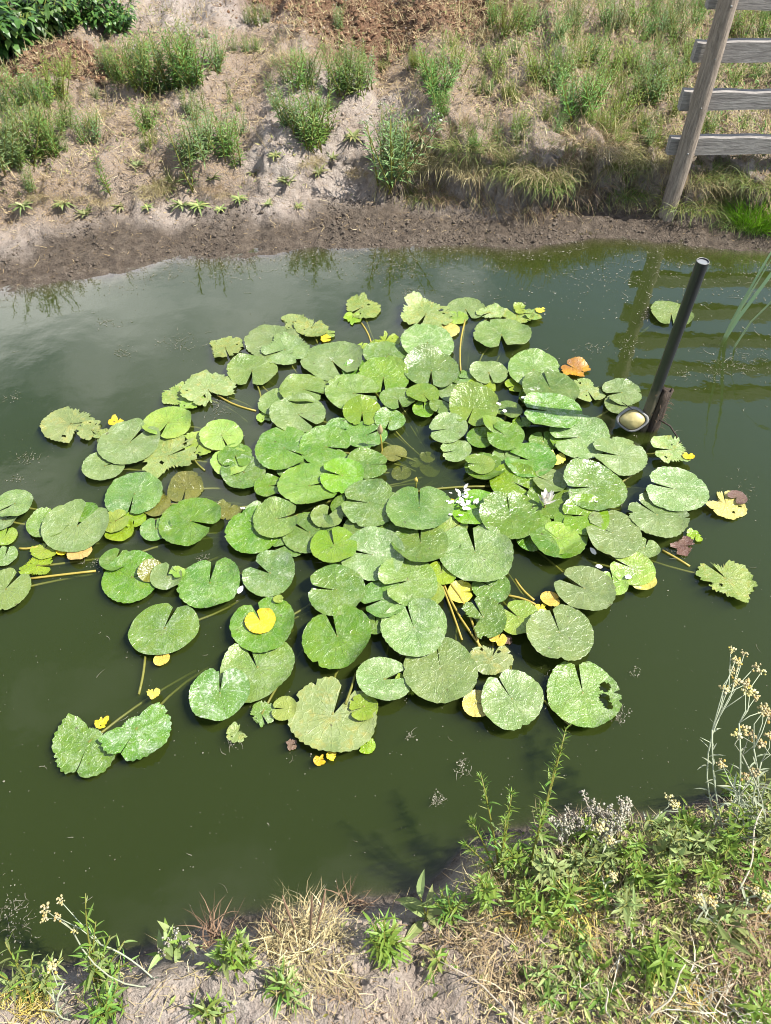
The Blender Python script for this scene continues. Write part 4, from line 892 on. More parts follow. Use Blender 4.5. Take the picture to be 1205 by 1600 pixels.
# ------------------------------------------------------------------ plants: far bank
def build_far():
    rng = random.Random(2024)
    W = [make_weed(i, .30, 12 + i, .68, .040, .0072, 32, M['weed'], M['stem'], heads=0) for i in range(5)]
    WG = [make_weed(20 + i, .30, 9 + i, .62, .040, .0064, 32, M['weed_grey'], M['stem'], heads=1 if i % 2 else 0) for i in range(4)]
    WS = [make_weed(40 + i, .30, 3, .22, .036, .0065, 34, M['weed_grey'] if i % 2 else M['weed'], M['stem'], start=.04) for i in range(3)]
    WB = [make_weed(60 + i, .26, 18, .6, .030, .0062, 26, M['bright'], M['stem']) for i in range(3)]
    F = {'W': W, 'G': WG, 'S': WS, 'B': WB}
    LAB = {'W': ('bushy dark green narrow-leaved weed growing on the dry far bank', 'dark green weeds of the far bank'), 'G': ('loose grey green weed with thin upright stems on the far bank', 'grey green weeds of the far bank'),
           'S': ('slender single weed with few upright stems on the far bank', 'slender weeds of the far bank'), 'B': ('fresh bright green weed on the grassy far bank', 'bright weeds of the far bank')}
    far = [(165, 112, 50, 'G'), (190, 128, 58, 'W'), (212, 138, 68, 'W'), (240, 146, 82, 'W'), (262, 142, 90, 'G'), (284, 138, 88, 'W'), (308, 128, 80, 'W'), (334, 112, 64, 'G'), (225, 118, 60, 'W'), (290, 110, 60, 'W'),
           (10, 168, 62, 'G'), (32, 165, 58, 'W'), (58, 160, 52, 'G'), (92, 152, 66, 'B'), (78, 165, 50, 'W'), (104, 120, 36, 'B'), (62, 250, 92, 'W'), (40, 243, 80, 'G'), (88, 240, 66, 'W'), (14, 292, 84, 'G'), (2, 318, 80, 'G'), (28, 262, 60, 'W'), (72, 200, 54, 'W'), (98, 205, 50, 'W'), (20, 225, 60, 'G'), (2, 250, 70, 'W'), (48, 300, 40, 'G'),
           (231, 204, 50, 'W'), (134, 222, 56, 'S'), (150, 224, 52, 'G'), (122, 215, 40, 'S'), (163, 298, 66, 'S'), (318, 174, 42, 'S'), (292, 178, 40, 'G'), (306, 184, 38, 'S'),
           (300, 286, 100, 'S'), (292, 262, 60, 'G'), (312, 250, 76, 'G'), (340, 232, 70, 'G'), (352, 244, 66, 'W'), (372, 254, 68, 'S'), (328, 222, 50, 'G'),
           (488, 228, 92, 'W'), (474, 218, 72, 'G'), (506, 222, 84, 'W'), (450, 196, 64, 'G'), (465, 138, 66, 'W'), (450, 132, 52, 'G'), (484, 136, 56, 'G'), (550, 148, 76, 'W'), (532, 140, 64, 'W'), (570, 136, 60, 'G'), (556, 120, 46, 'G'),
           (402, 40, 34, 'W'), (388, 38, 26, 'G'), (418, 36, 28, 'G'), (528, 46, 38, 'G'), (388, 84, 30, 'G'), (402, 82, 26, 'W'), (368, 80, 24, 'G'), (500, 178, 40, 'G'), (430, 170, 40, 'G'),
           (610, 284, 112, 'G'), (603, 262, 80, 'G'), (622, 250, 70, 'G'), (643, 236, 68, 'S'), (655, 222, 40, 'S'), (676, 210, 56, 'S'), (686, 152, 78, 'W'), (672, 140, 60, 'W'), (700, 140, 56, 'G'), (690, 178, 44, 'W'), (712, 110, 46, 'B'), (648, 108, 32, 'B'), (664, 120, 34, 'W'),
           (790, 54, 52, 'B'), (812, 50, 50, 'W'), (832, 46, 44, 'G'), (770, 42, 44, 'W'), (775, 106, 36, 'B'), (803, 88, 30, 'W'), (760, 100, 28, 'W'), (775, 224, 50, 'S'), (812, 224, 42, 'G'), (795, 152, 30, 'B'), (806, 162, 22, 'B'),
           (860, 146, 64, 'W'), (842, 132, 60, 'B'), (880, 128, 58, 'W'), (900, 110, 54, 'B'), (866, 110, 50, 'G'), (908, 182, 78, 'W'), (890, 170, 60, 'G'), (930, 160, 60, 'B'), (926, 100, 48, 'W'), (952, 118, 50, 'B'), (965, 48, 58, 'G'), (945, 40, 46, 'W'), (985, 44, 50, 'B'), (968, 192, 60, 'B'), (945, 205, 44, 'B'), (990, 160, 60, 'W'), (1006, 166, 70, 'W'), (1028, 162, 62, 'G'), (1044, 150, 52, 'B'), (1010, 120, 54, 'G'), (1034, 110, 50, 'W'), (985, 110, 46, 'B'), (1055, 64, 56, 'W'), (1030, 56, 52, 'G'), (1008, 64, 50, 'W'), (1075, 100, 48, 'B'), (1082, 50, 48, 'W'), (1060, 130, 48, 'W'), (870, 62, 40, 'G'), (895, 58, 44, 'W'), (900, 30, 40, 'G'), (1020, 20, 44, 'W'), (1060, 24, 44, 'G'), (1095, 22, 40, 'W'),
           (965, 230, 34, 'B'), (1000, 215, 40, 'B'), (930, 225, 30, 'G'), (1030, 230, 34, 'B'), (880, 200, 36, 'G'), (850, 185, 28, 'B'),
           (1122, 268, 46, 'S'), (1140, 60, 48, 'W'), (1165, 66, 50, 'B'), (1195, 62, 50, 'W'), (1180, 126, 34, 'W'), (1145, 128, 30, 'B'), (1165, 200, 22, 'B'), (1112, 130, 34, 'G'), (1110, 205, 36, 'G'), (1205, 120, 30, 'G'), (1135, 35, 30, 'G'), (1200, 30, 36, 'W'), (1170, 30, 36, 'B'), (1150, 262, 30, 'S'), (1095, 215, 40, 'B'),
           # just past the frame
           (-60, 160, 60, 'W'), (-70, 250, 80, 'G'), (-40, 300, 70, 'W'), (1270, 90, 50, 'W'), (1300, 160, 50, 'B'), (1260, 220, 40, 'G'), (700, -20, 40, 'W'), (950, -20, 50, 'W'), (1040, -25, 50, 'B'), (860, -15, 40, 'G')]
    r2 = random.Random(64); q = 0
    while q < 95:
        px, py = r2.uniform(0, 1085), r2.uniform(30, 262)
        if 380 < px < 740 and py < 70 or 200 < px < 380 and py < 55 or px < 210 and py < 80 or 380 < px < 600 and py > 225: continue
        if px < 640 and py > 235 and r2.random() < .5: continue
        far.append((px, py, r2.uniform(14, 38), r2.choice('GSBSG' if px < 700 else 'GWBBS'))); q += 1
    for i, (px, py, hp, kd) in enumerate(far):
        g = G(px, py); m = mpp(px, py, g.z); dn = math.atan2(H - g.z, g.y); hh = hp * m / max(.5, math.cos(dn - R(4)))
        par = rng.choice(F[kd]); s = hh / (.30 if kd != 'B' else .26)
        lab, grp = LAB[kd]
        mk = min(((100, 90, 'the leafy crop bushes'), (60, 230, 'the left end of the eroded edge'), (250, 130, 'the widest weed clump'), (320, 260, 'the pale rosettes on the slope'), (480, 105, 'the golden dry grass'), (490, 235, 'the sandy slope'), (402, 40, 'the bare sandy ground'), (690, 150, 'the edge of the brown tilled soil'), (620, 270, 'the hollow in the bank edge'), (800, 60, 'the right rim of the tilled soil'), (850, 225, 'the overhanging tussocks'), (930, 120, 'the grassy slope'), (1030, 150, 'the fence post'), (1030, 40, 'the upper part of the fence')), key=lambda q: math.hypot(q[0] - px, q[1] - py))
        lab = ('tall ' if hp > 62 else 'low ' if hp < 40 else '') + {'W': 'bushy dark green', 'G': 'loose grey green', 'S': 'slender few-stemmed', 'B': 'fresh bright green'}[kd] + ' weed by ' + mk[2]
        if px > 1095: lab, grp = ('low ' if hp < 36 else 'taller ') + {'W': 'dark green', 'G': 'grey green', 'S': 'slender', 'B': 'bright green'}[kd] + ' weed growing in the field behind the fence rails', 'weeds behind the fence'
        place('weed_plant', par, g, (s * 1.25, s * 1.25, s * 1.1), rng.uniform(0, 6.28), lab, 'weed', grp, (rng.uniform(-.1, .1), rng.uniform(-.1, .1)))
    # leafy crop bushes, upper left
    Bs = [make_bush(100 + i, .32, .34, 620, .062, .034, M['bush'], M['stem']) for i in range(3)]
    bl = ['leafy dark green bush at the left end of the crop row', 'leafy dark green bush between its neighbours in the crop row', 'leafy dark green bush in the crop row near the small one', 'small round leafy bush with white flowers at the end of the crop row']
    for i, (px, py, hp, k) in enumerate(((-45, 92, 100, 0), (20, 86, 100, 0), (48, 70, 84, 1), (74, 46, 66, 1), (110, 42, 62, 1), (142, 36, 52, 2), (188, 48, 50, 3), (60, 20, 60, 1), (5, 40, 70, 1), (120, 10, 40, 1), (-90, 80, 100, 0))):
        g = G(px, py); s = hp * mpp(px, py, g.z) / .93 / .34
        o = place('leafy_bush', Bs[i % 3], g, s, rng.uniform(0, 6.28), bl[k], 'bush', 'bushes of the crop row')
        if k == 3:
            hb = MB()
            for q in range(60): a = rng.uniform(0, 6.28); hb.blob((math.cos(a) * rng.random() * .14, math.sin(a) * rng.random() * .14, rng.uniform(.30, .40)), .011, rng.random())
            stuff(link('flower', hb.mesh('flower', M['petal']), o))
    # small rosettes on the mud slope
    RO = [make_rosette(200 + i, 24 + i * 5, .045, .010, .8, M['rosette']) for i in range(2)] + [make_rosette(205, 26, .042, .010, .7, M['sage'])]
    for i, (px, py, w, k) in enumerate(((37, 326, 44, 0), (100, 322, 46, 2), (134, 338, 36, 0), (190, 326, 40, 0), (285, 322, 40, 0), (312, 330, 46, 2), (330, 276, 34, 0), (396, 270, 34, 0), (374, 314, 34, 2), (450, 292, 38, 1), (498, 274, 38, 1), (468, 325, 24, 2), (553, 218, 44, 2), (430, 246, 30, 2), (446, 282, 22, 1), (264, 300, 36, 2), (602, 292, 34, 2), (520, 250, 26, 1), (232, 330, 26, 2), (215, 262, 30, 0), (345, 330, 26, 2), (420, 322, 24, 1))):
        g = G(px, py); s = w * mpp(px, py, g.z) / .10
        place('rosette_weed', RO[k], g + Vector((0, 0, .004)), s * 1.15, rng.uniform(0, 6.28), 'low rosette of pale leaves on the bare mud slope of the far bank', 'weed', 'leaf rosettes on the mud slope')
    # grass overhanging the broken edge
    out = Vector((-.1, -1.0, -.9))
    T = {'m': make_tuft(300, 520, .13, .0030, .24, .8, M['grass'], out), 'd': make_tuft(301, 520, .12, .0028, .25, .8, M['grass_dry'], out), 'l': make_tuft(302, 420, .19, .0034, .12, .35, M['grass_lush']), 'b': make_tuft(303, 520, .12, .0026, .25, .7, M['straw'], out), 'u': make_tuft(304, 160, .16, .0036, .14, .3, M['grass']), 's': make_tuft(305, 170, .17, .0032, .15, .3, M['straw'])}
    tl = {'m': 'green grass tussock hanging over the eroded edge of the far bank', 'd': 'dry tan grass tussock hanging over the eroded edge of the far bank', 'l': 'vivid lime green grass tuft at the water edge right of the fence post', 'b': 'straw coloured dead grass hanging over the eroded bank edge', 'u': 'short green grass tuft on the far bank', 's': 'upright golden dry grass tuft on the far bank'}
    tg = {'m': 'green tussocks on the bank edge', 'd': 'dry tussocks on the bank edge', 'l': 'lush grass by the fence', 'b': 'dead grass on the bank edge', 'u': 'short grass tufts', 's': 'golden dry grass tufts'}
    tt = [(640, 246, 80, 'd'), (672, 244, 70, 'm'), (700, 240, 85, 'd'), (722, 244, 80, 'm'), (745, 232, 60, 'd'), (800, 246, 90, 'm'), (828, 248, 100, 'm'), (850, 246, 100, 'd'), (875, 250, 95, 'b'), (812, 232, 80, 'd'), (905, 244, 95, 'b'), (928, 250, 95, 'b'), (950, 250, 85, 'd'), (975, 244, 90, 'm'), (990, 258, 80, 'm'), (1010, 250, 80, 'd'), (890, 236, 80, 'm'), (1085, 285, 80, 'm'), (1110, 292, 85, 'd'), (1135, 296, 85, 'm'), (1100, 275, 70, 'd'), (775, 248, 70, 'b'), (650, 266, 50, 'd'), (690, 262, 60, 'b'), (735, 262, 60, 'b'), (765, 268, 60, 'd'), (860, 262, 80, 'm'), (915, 266, 80, 'd'), (1090, 300, 60, 'm'), (1120, 310, 66, 'm'), (1145, 318, 60, 'd'), (105, 305, 36, 'b'), (130, 300, 36, 'b'), (60, 300, 40, 'd'), (160, 312, 34, 'b'), (235, 300, 40, 'b'), (560, 268, 34, 'b'), (660, 230, 60, 'b'), (620, 262, 50, 'd'),
          (1165, 350, 74, 'l'), (1185, 352, 78, 'l'), (1205, 348, 74, 'l'), (1225, 352, 74, 'l'), (1195, 330, 60, 'm'), (1160, 320, 60, 'm'), (1150, 300, 60, 'd'), (1185, 290, 70, 'm'), (1215, 292, 70, 'd'), (1250, 330, 80, 'm'),
          (472, 98, 55, 's'), (450, 96, 50, 's'), (500, 92, 50, 's'), (430, 100, 40, 's'), (520, 96, 45, 's'), (485, 115, 44, 's'), (700, 200, 34, 's'), (720, 190, 40, 's'), (690, 215, 34, 's'), (880, 60, 34, 's'), (760, 60, 30, 's'), (830, 145, 34, 's'), (950, 215, 40, 'u'), (990, 205, 40, 'u'), (915, 215, 36, 's'), (1060, 215, 40, 's'), (1040, 190, 36, 'u'), (880, 215, 36, 's'), (860, 220, 36, 'u'), (1130, 190, 30, 's'), (1170, 250, 34, 's'), (1200, 200, 34, 's'), (1140, 160, 30, 'u'), (960, 80, 34, 's'), (1180, 150, 34, 's'), (730, 215, 34, 'u'), (795, 195, 24, 's'), (250, 175, 28, 's'), (170, 180, 28, 's'), (230, 260, 40, 's'), (255, 290, 44, 'd'), (235, 285, 40, 'd'), (275, 278, 40, 'u'), (475, 250, 34, 'b'), (490, 246, 34, 'd'), (330, 292, 30, 'b'), (345, 300, 30, 'b')]
    for i, (px, py, w, k) in enumerate(tt):
        g = G(px, py); s = w * mpp(px, py, g.z) / .24
        mk = min(((640, 260, 'the hollow in the edge'), (820, 260, 'the widest overhang'), (930, 260, 'the dark hollows'), (1040, 280, 'the fence post'), (1190, 340, 'the lush lime grass'), (1150, 190, 'the fence rails'), (475, 100, 'the tilled soil'), (700, 200, 'the slender weeds'), (240, 270, 'the left eroded edge'), (90, 300, 'the far left ledge'), (340, 295, 'the pale rosettes'), (950, 215, 'the grassy slope')), key=lambda q: math.hypot(q[0] - px, q[1] - py))
        place('grass_tuft', T[k], g, s, rng.uniform(-.6, .6) if k in 'mdb' else rng.uniform(0, 6.28), tl[k] if k == 'l' else {'m': 'green tussock hanging over the far bank edge by ', 'd': 'dry tan tussock hanging over the far bank edge by ', 'b': 'dead straw hanging over the far bank edge by ', 'u': 'short green grass tuft by ', 's': 'upright golden dry grass tuft by '}[k] + mk[2], 'grass tuft', tg[k])
build_far()

# ------------------------------------------------------------------ litter on the ground (nobody could count it)
def litter(name, n, xr, yr, weight, ln, w, mat, lift, label, seed, flat=.25, curl=.3, leafy=False):
    rng = random.Random(seed); nr = np.random.default_rng(seed); b = MB()
    X = nr.uniform(xr[0], xr[1], n * 3); Y = nr.uniform(yr[0], yr[1], n * 3); Wt = weight(X, Y); keep = nr.random(n * 3) < Wt
    X, Y = X[keep][:n], Y[keep][:n]; Z = terrain(X, Y)
    for x, y, z in zip(X, Y, Z):
        a = rng.uniform(0, 6.28); d = Vector((math.cos(a), math.sin(a), rng.uniform(-.1, flat * 2))); L = ln * rng.uniform(.35, 1.3)
        p = Vector((x, y, z + rng.uniform(0, lift)))
        if leafy: b.leaf(p, d, Vector((rng.gauss(0, .4), rng.gauss(0, .4), 1)), L, w * rng.uniform(.7, 1.2), rng.uniform(0, .6), rng.random(), 2)
        else:
            s = d.cross(UP) * L * rng.uniform(-curl, curl); b.blade([p, p + d * L * .5 + s, p + d * L], w, rng.random(), Vector((-math.sin(a), math.cos(a), rng.uniform(-.6, .6))))
    o = stuff(link(name, b.mesh(name, mat, False)), label, 'litter'); return o
def build_litter():
    yw = lambda x: np.interp(x, fx, fy)
    def wfar(x, y):
        w, m, v = zones(x, y); return (y > yw(x) + .06) * np.clip(.2 + .9 * v - .7 * w, .06, 1)
    def wright(x, y):
        return (y > yw(x) + .36) * np.clip(sstep(.1, 1.0, x + .5 * fbm(x * 3, y * 3, 7, 3)) * .9 + .40 * sstep(-.08, .25, fbm(x * 4, y * 4, 17, 3)), 0, 1)
    def wmul(x, y): return np.clip(mulch_mask(x, y) + .15, 0, 1) * (y > yw(x) + .1)
    litter('dry_straw', 24000, (-2.9, 2.9), (3.1, 6.4), wfar, .05, .0032, M['straw'], .012, 'scattered dry straw lying on the far bank soil', 1)
    litter('dead_plant_litter', 20000, (-2.9, 2.9), (3.1, 6.4), wfar, .035, .004, M['straw_brown'], .012, 'brown dead plant bits lying on the far bank soil', 2)
    litter('mulch', 9000, (-2.9, 2.9), (4.3, 6.5), wmul, .03, .006, M['straw_brown'], .03, 'brown mulch heaped on the tilled ground at the back', 3, .6)
    litter('ground_cover', 13000, (-2.9, 2.9), (3.4, 6.4), wright, .030, .008, M['cover'], .03, 'low green ground cover among the weeds of the far bank', 4, .8, leafy=True)
    litter('dry_ground_cover', 13000, (-2.9, 2.9), (3.4, 6.4), wright, .06, .003, M['straw'], .03, 'dry golden stalks among the weeds of the far bank', 5, 1.0)
    def wgreen(x, y): return (y > yw(x) + .4) * np.clip(sstep(.45, 1.3, x + .7 * fbm(x * 2.5, y * 2.5, 27, 3)) * sstep(-.12, .15, fbm(x * 5, y * 5, 29, 3)), 0, 1)
    litter('green_cover', 9000, (-2.9, 2.9), (3.4, 6.4), wgreen, .038, .008, M['weed'], .07, 'fresh green low growth covering the slope beside the fence', 7, 1.0, leafy=True)
    def wmud(x, y): w, m, v = zones(x, y); return (y > yw(x) + .01) * np.clip(w, 0, 1) * .5
    litter('mud_debris', 2600, (-2.6, 2.4), (2.8, 4.0), wmud, .025, .0022, M['straw_brown'], .004, 'thin straw bits stuck in the dark mud of the far shore', 6)
build_litter()
def clods(name, n, xr, yr, weight, r0, r1, mat, label, seed):
    rng = random.Random(seed); nr = np.random.default_rng(seed); b = MB()
    X = nr.uniform(xr[0], xr[1], n * 4); Y = nr.uniform(yr[0], yr[1], n * 4); k = nr.random(n * 4) < weight(X, Y); X, Y = X[k][:n], Y[k][:n]; Z = terrain(X, Y)
    for x, y, z in zip(X, Y, Z):
        r = r0 + (r1 - r0) * rng.random() ** 4; b.blob((x, y, z + r * .25), r, rng.random(), rng, rng.uniform(.5, .9))
    stuff(link(name, b.mesh(name, mat, False)), label, 'soil')
def build_roots():
    rng = random.Random(8)
    for name, mat, n, lab, sd in (('hanging_root', 'straw_brown', 900, 'brown roots and dead stems hanging down the eroded bank face', 1), ('hanging_straw', 'straw', 1100, 'dry straw hanging down the eroded bank face', 2), ('hanging_grass', 'grass_dry', 900, 'olive dry grass hanging down the eroded bank face', 3)):
        b = MB(); nr = np.random.default_rng(sd); X = nr.uniform(-.05, 2.3, n * 3); X = X[fbm(X * 4, X * 0, 90 + sd, 3) > -.1][:n]
        yw = np.interp(X, fx, fy) + 0.09 * fbm(X * 3.1, X * 0 + 3.1, 5, 4)
        for x, y0 in zip(X, yw):
            y = y0 + np.interp(x, LED[:, 0], LED[:, 1]) + rng.uniform(-.04, .14); z = tz(x, y); d = Vector((rng.gauss(0, .5), -1, rng.uniform(-.2, .8)))
            b.blade(curve((x, y, z + .004), d, rng.uniform(.04, .15), Vector((rng.gauss(0, .5), -.1, -2.2 * rng.random())), 4), rng.uniform(.0014, .0034), rng.random(), Vector((1, rng.gauss(0, .5), .2)))
        stuff(link(name, b.mesh(name, M[mat], False)), lab, 'dead plants')
build_roots()
def build_clods():
    yw = lambda x: np.interp(x, fx, fy); ywn = lambda x: np.interp(x, nx, ny)
    patch = lambda x, y, s: np.clip(.35 + 2 * fbm(x * 5, y * 5, s, 3), .02, 1)
    clods('dry_clods', 5000, (-2.8, 2.6), (3.2, 6.2), lambda x, y: (zones(x, y)[0] < .4) * (y > yw(x) + .2) * patch(x, y, 5), .0025, .011, M['clod'], 'dry crumbs and clods of soil on the far bank', 51)
    clods('mud_clods', 11000, (-2.8, 2.6), (2.8, 4.1), lambda x, y: (zones(x, y)[0] > .35) * (y > yw(x) - .01) * patch(x, y, 6), .0025, .0095, M['mud_clod'], 'lumps of dark mud along the far shore', 52)
    clods('mulch_clods', 6000, (-2.8, 2.2), (4.3, 6.5), lambda x, y: mulch_mask(x, y) * (y > yw(x) + .3), .005, .022, M['mulch_clod'], 'brown lumps of tilled soil at the back', 53)
    clods('near_clods', 3600, (-.85, .6), (-.05, .75), lambda x, y: (y < ywn(x) - .05) * patch(x, y, 8), .0015, .0075, M['clod'], 'pale crumbs and clods on the near bank', 54)
M['mud_clod'] = plain('mud_clod', (0.118, 0.092, 0.068), 0.75, 0.35, 0.7, 60, 0.8); M['mulch_clod'] = plain('mulch_clod', (0.23, 0.135, 0.08), 0.95, 0.2, 0.8, 60, 0.8)
build_clods()

# ------------------------------------------------------------------ plants: near bank, leaves one by one
def leaf_meshes(name, mat, w, n=4, segs=5, fold=.22):
    out = []
    for i in range(n):
        b = MB(); rng = random.Random(i * 7 + len(name)); b.leaf((0, 0, 0), (0, 1, 0), UP, 1.0, w * rng.uniform(.85, 1.15), (-.05, .25, .5, .8)[i % 4], rng.uniform(0, .9), segs, fold); out.append(b.mesh('leaf', mat, False))
    return out
LV = {'bright': leaf_meshes('bright', M['bright'], .155), 'sage': leaf_meshes('sage_', M['sage'], .16), 'weed': leaf_meshes('weed__', M['weed'], .15), 'lime': leaf_meshes('lime', M['lime'], .28), 'silver': leaf_meshes('silver', M['silver'], .13), 'broad': leaf_meshes('broad', M['sage'], .28), 'lbroad': leaf_meshes('lbroad', M['bright'], .22)}
def leaf_obj(root, mesh, p, d, up, ln):
    d = d.normalized(); up = (up - d * up.dot(d)); up = up.normalized() if up.length > 1e-5 else d.orthogonal().normalized(); s = d.cross(up)
    o = link('leaf', mesh, root); m = Matrix((s, d, up)).transposed().to_4x4(); o.matrix_local = Matrix.Translation(p) @ m @ Matrix.Scale(ln, 4); return o
def near_plant(seed, base, tips, kinds, nleaf, ll, label, cat='weed', group=None, smat='stem', upl=.7, start=.1, srad=.0024, name='leafy_weed', heads=None):
    """base and tips are photo pixels with heights; every stem and every leaf is a part"""
    rng = random.Random(seed); bp = G(*base) if len(base) == 2 else P(*base)
    o = tag(link(name, None, loc=bp), label, cat, group)
    for tip in tips:
        q = P(*tip) - bp; q0 = Vector((rng.gauss(0, .006), rng.gauss(0, .006), -.015)); mid = q * .5 + Vector((-q.x * .12, -q.y * .12, abs(q.z) * .12))
        pts = []
        for i in range(8):
            t = i / 7; pts.append(q0 * (1 - t) ** 2 + mid * 2 * t * (1 - t) + q * t * t)
        b = MB(); b.tube(pts, [srad * (1.1 - .7 * i / 7) for i in range(8)], 5, rng.random() * .5); st = link('stem', b.mesh('stem', M[smat]), o)
        L = q.length; n = max(3, int(nleaf)); a = rng.uniform(0, 6.28)
        for i in range(n):
            u = start + (1 - start) * (i + rng.random() * .5) / n; p, t = along(pts, min(u, .999)); a += 2.4 + rng.uniform(-.3, .3)
            side = Matrix.Rotation(a, 3, t) @ t.orthogonal().normalized(); ld = side + t * upl * (.5 + .9 * u) * rng.uniform(.6, 1.4)
            leaf_obj(o, rng.choice(LV[rng.choice(kinds)]), p, ld, t, ll * 1.3 * rng.uniform(.5, 1.2) * (1.15 - .5 * u))
        if heads == 'green':
            for i in range(34):
                u = 1 - .3 * rng.random() ** 1.6; p, t = along(pts, min(u, .999)); a += 2.4; side = Matrix.Rotation(a, 3, t) @ t.orthogonal().normalized()
                leaf_obj(o, rng.choice(LV['bright']), p, side * .8 + t * rng.uniform(.5, 1.6), t, rng.uniform(.010, .022))
        elif heads == 'white':
            b = MB()
            for i in range(26):
                u = 1 - .35 * rng.random(); p, t = along(pts, min(u, .999)); b.blob(p + Vector((rng.gauss(0, .004), rng.gauss(0, .004), rng.gauss(0, .003))), rng.uniform(.0014, .0032), rng.random(), rng, 1.3)
            link('flower_head', b.mesh('flower_head', M['flower_white']), o)
        elif heads: head(o, pts[-1], heads, rng)
    return o
def head_mesh(seed, n, r, mat):
    rng = random.Random(seed); b = MB()
    for i in range(n): b.blob(Vector((rng.gauss(0, r), rng.gauss(0, r), rng.gauss(0, r * .5))), rng.uniform(.0022, .0042), rng.random(), rng)
    return b.mesh('flower_head', mat)
HEADS = {'cream': [head_mesh(i, 18, .0055, M['flower_cream']) for i in range(4)], 'white': [head_mesh(10 + i, 12, .0065, M['flower_white']) for i in range(3)], 'green': [head_mesh(20 + i, 16, .007, M['bright']) for i in range(2)]}
def head(root, p, kind, rng, s=1.0):
    o = link('flower_head', rng.choice(HEADS[kind]), root); o.location = p; o.rotation_euler.z = rng.uniform(0, 6.28); o.scale = (s,) * 3
def bush_tips(rng, base, n, spread, hmin, hmax):
    g = G(*base); out = []
    for i in range(n):
        a = rng.uniform(0, 6.28); r = spread * rng.random() ** .6; z = g.z + rng.uniform(hmin, hmax)
        out.append((base[0] + math.cos(a) * r, base[1] - 12 + math.sin(a) * r * .9, z))
    return out
def cudweed(seed, base, stems, label, group=None, leaves=10):
    """woolly silver stems that branch into small yellow heads; stems: list of (elbow px, [head px...])"""
    rng = random.Random(seed); bp = G(*base); o = tag(link('cudweed', None, loc=bp), label, 'wildflower', group)
    for el_, hs in stems:
        e = P(*el_) - bp; b = MB(); m = e * .5 + Vector((rng.gauss(0, .035), rng.gauss(0, .035), .01))
        pts = [Vector((0, 0, -.015)) * (1 - t) ** 2 + m * 2 * t * (1 - t) + e * t * t for t in (0, .17, .33, .5, .67, .83, 1)]
        b.tube(pts, .0016, 6, .7)
        for h in hs:
            q = P(*h) - bp; mm = e.lerp(q, .5) + Vector((rng.gauss(0, .010), rng.gauss(0, .008), .006)); b.tube([e, mm, q], [.0012, .001, .0009], 5, .7)
            head(o, q, 'cream', rng, rng.uniform(.65, 1.05))
        link('stem', b.mesh('stem', M['silver']), o)
        a = 0
        for i in range(leaves):
            u = .1 + .85 * i / leaves; p, t = along(pts, u); a += 2.4; side = Matrix.Rotation(a, 3, t) @ t.orthogonal().normalized()
            leaf_obj(o, rng.choice(LV['silver']), p, side + t * .6, t, rng.uniform(.022, .04))
    return o
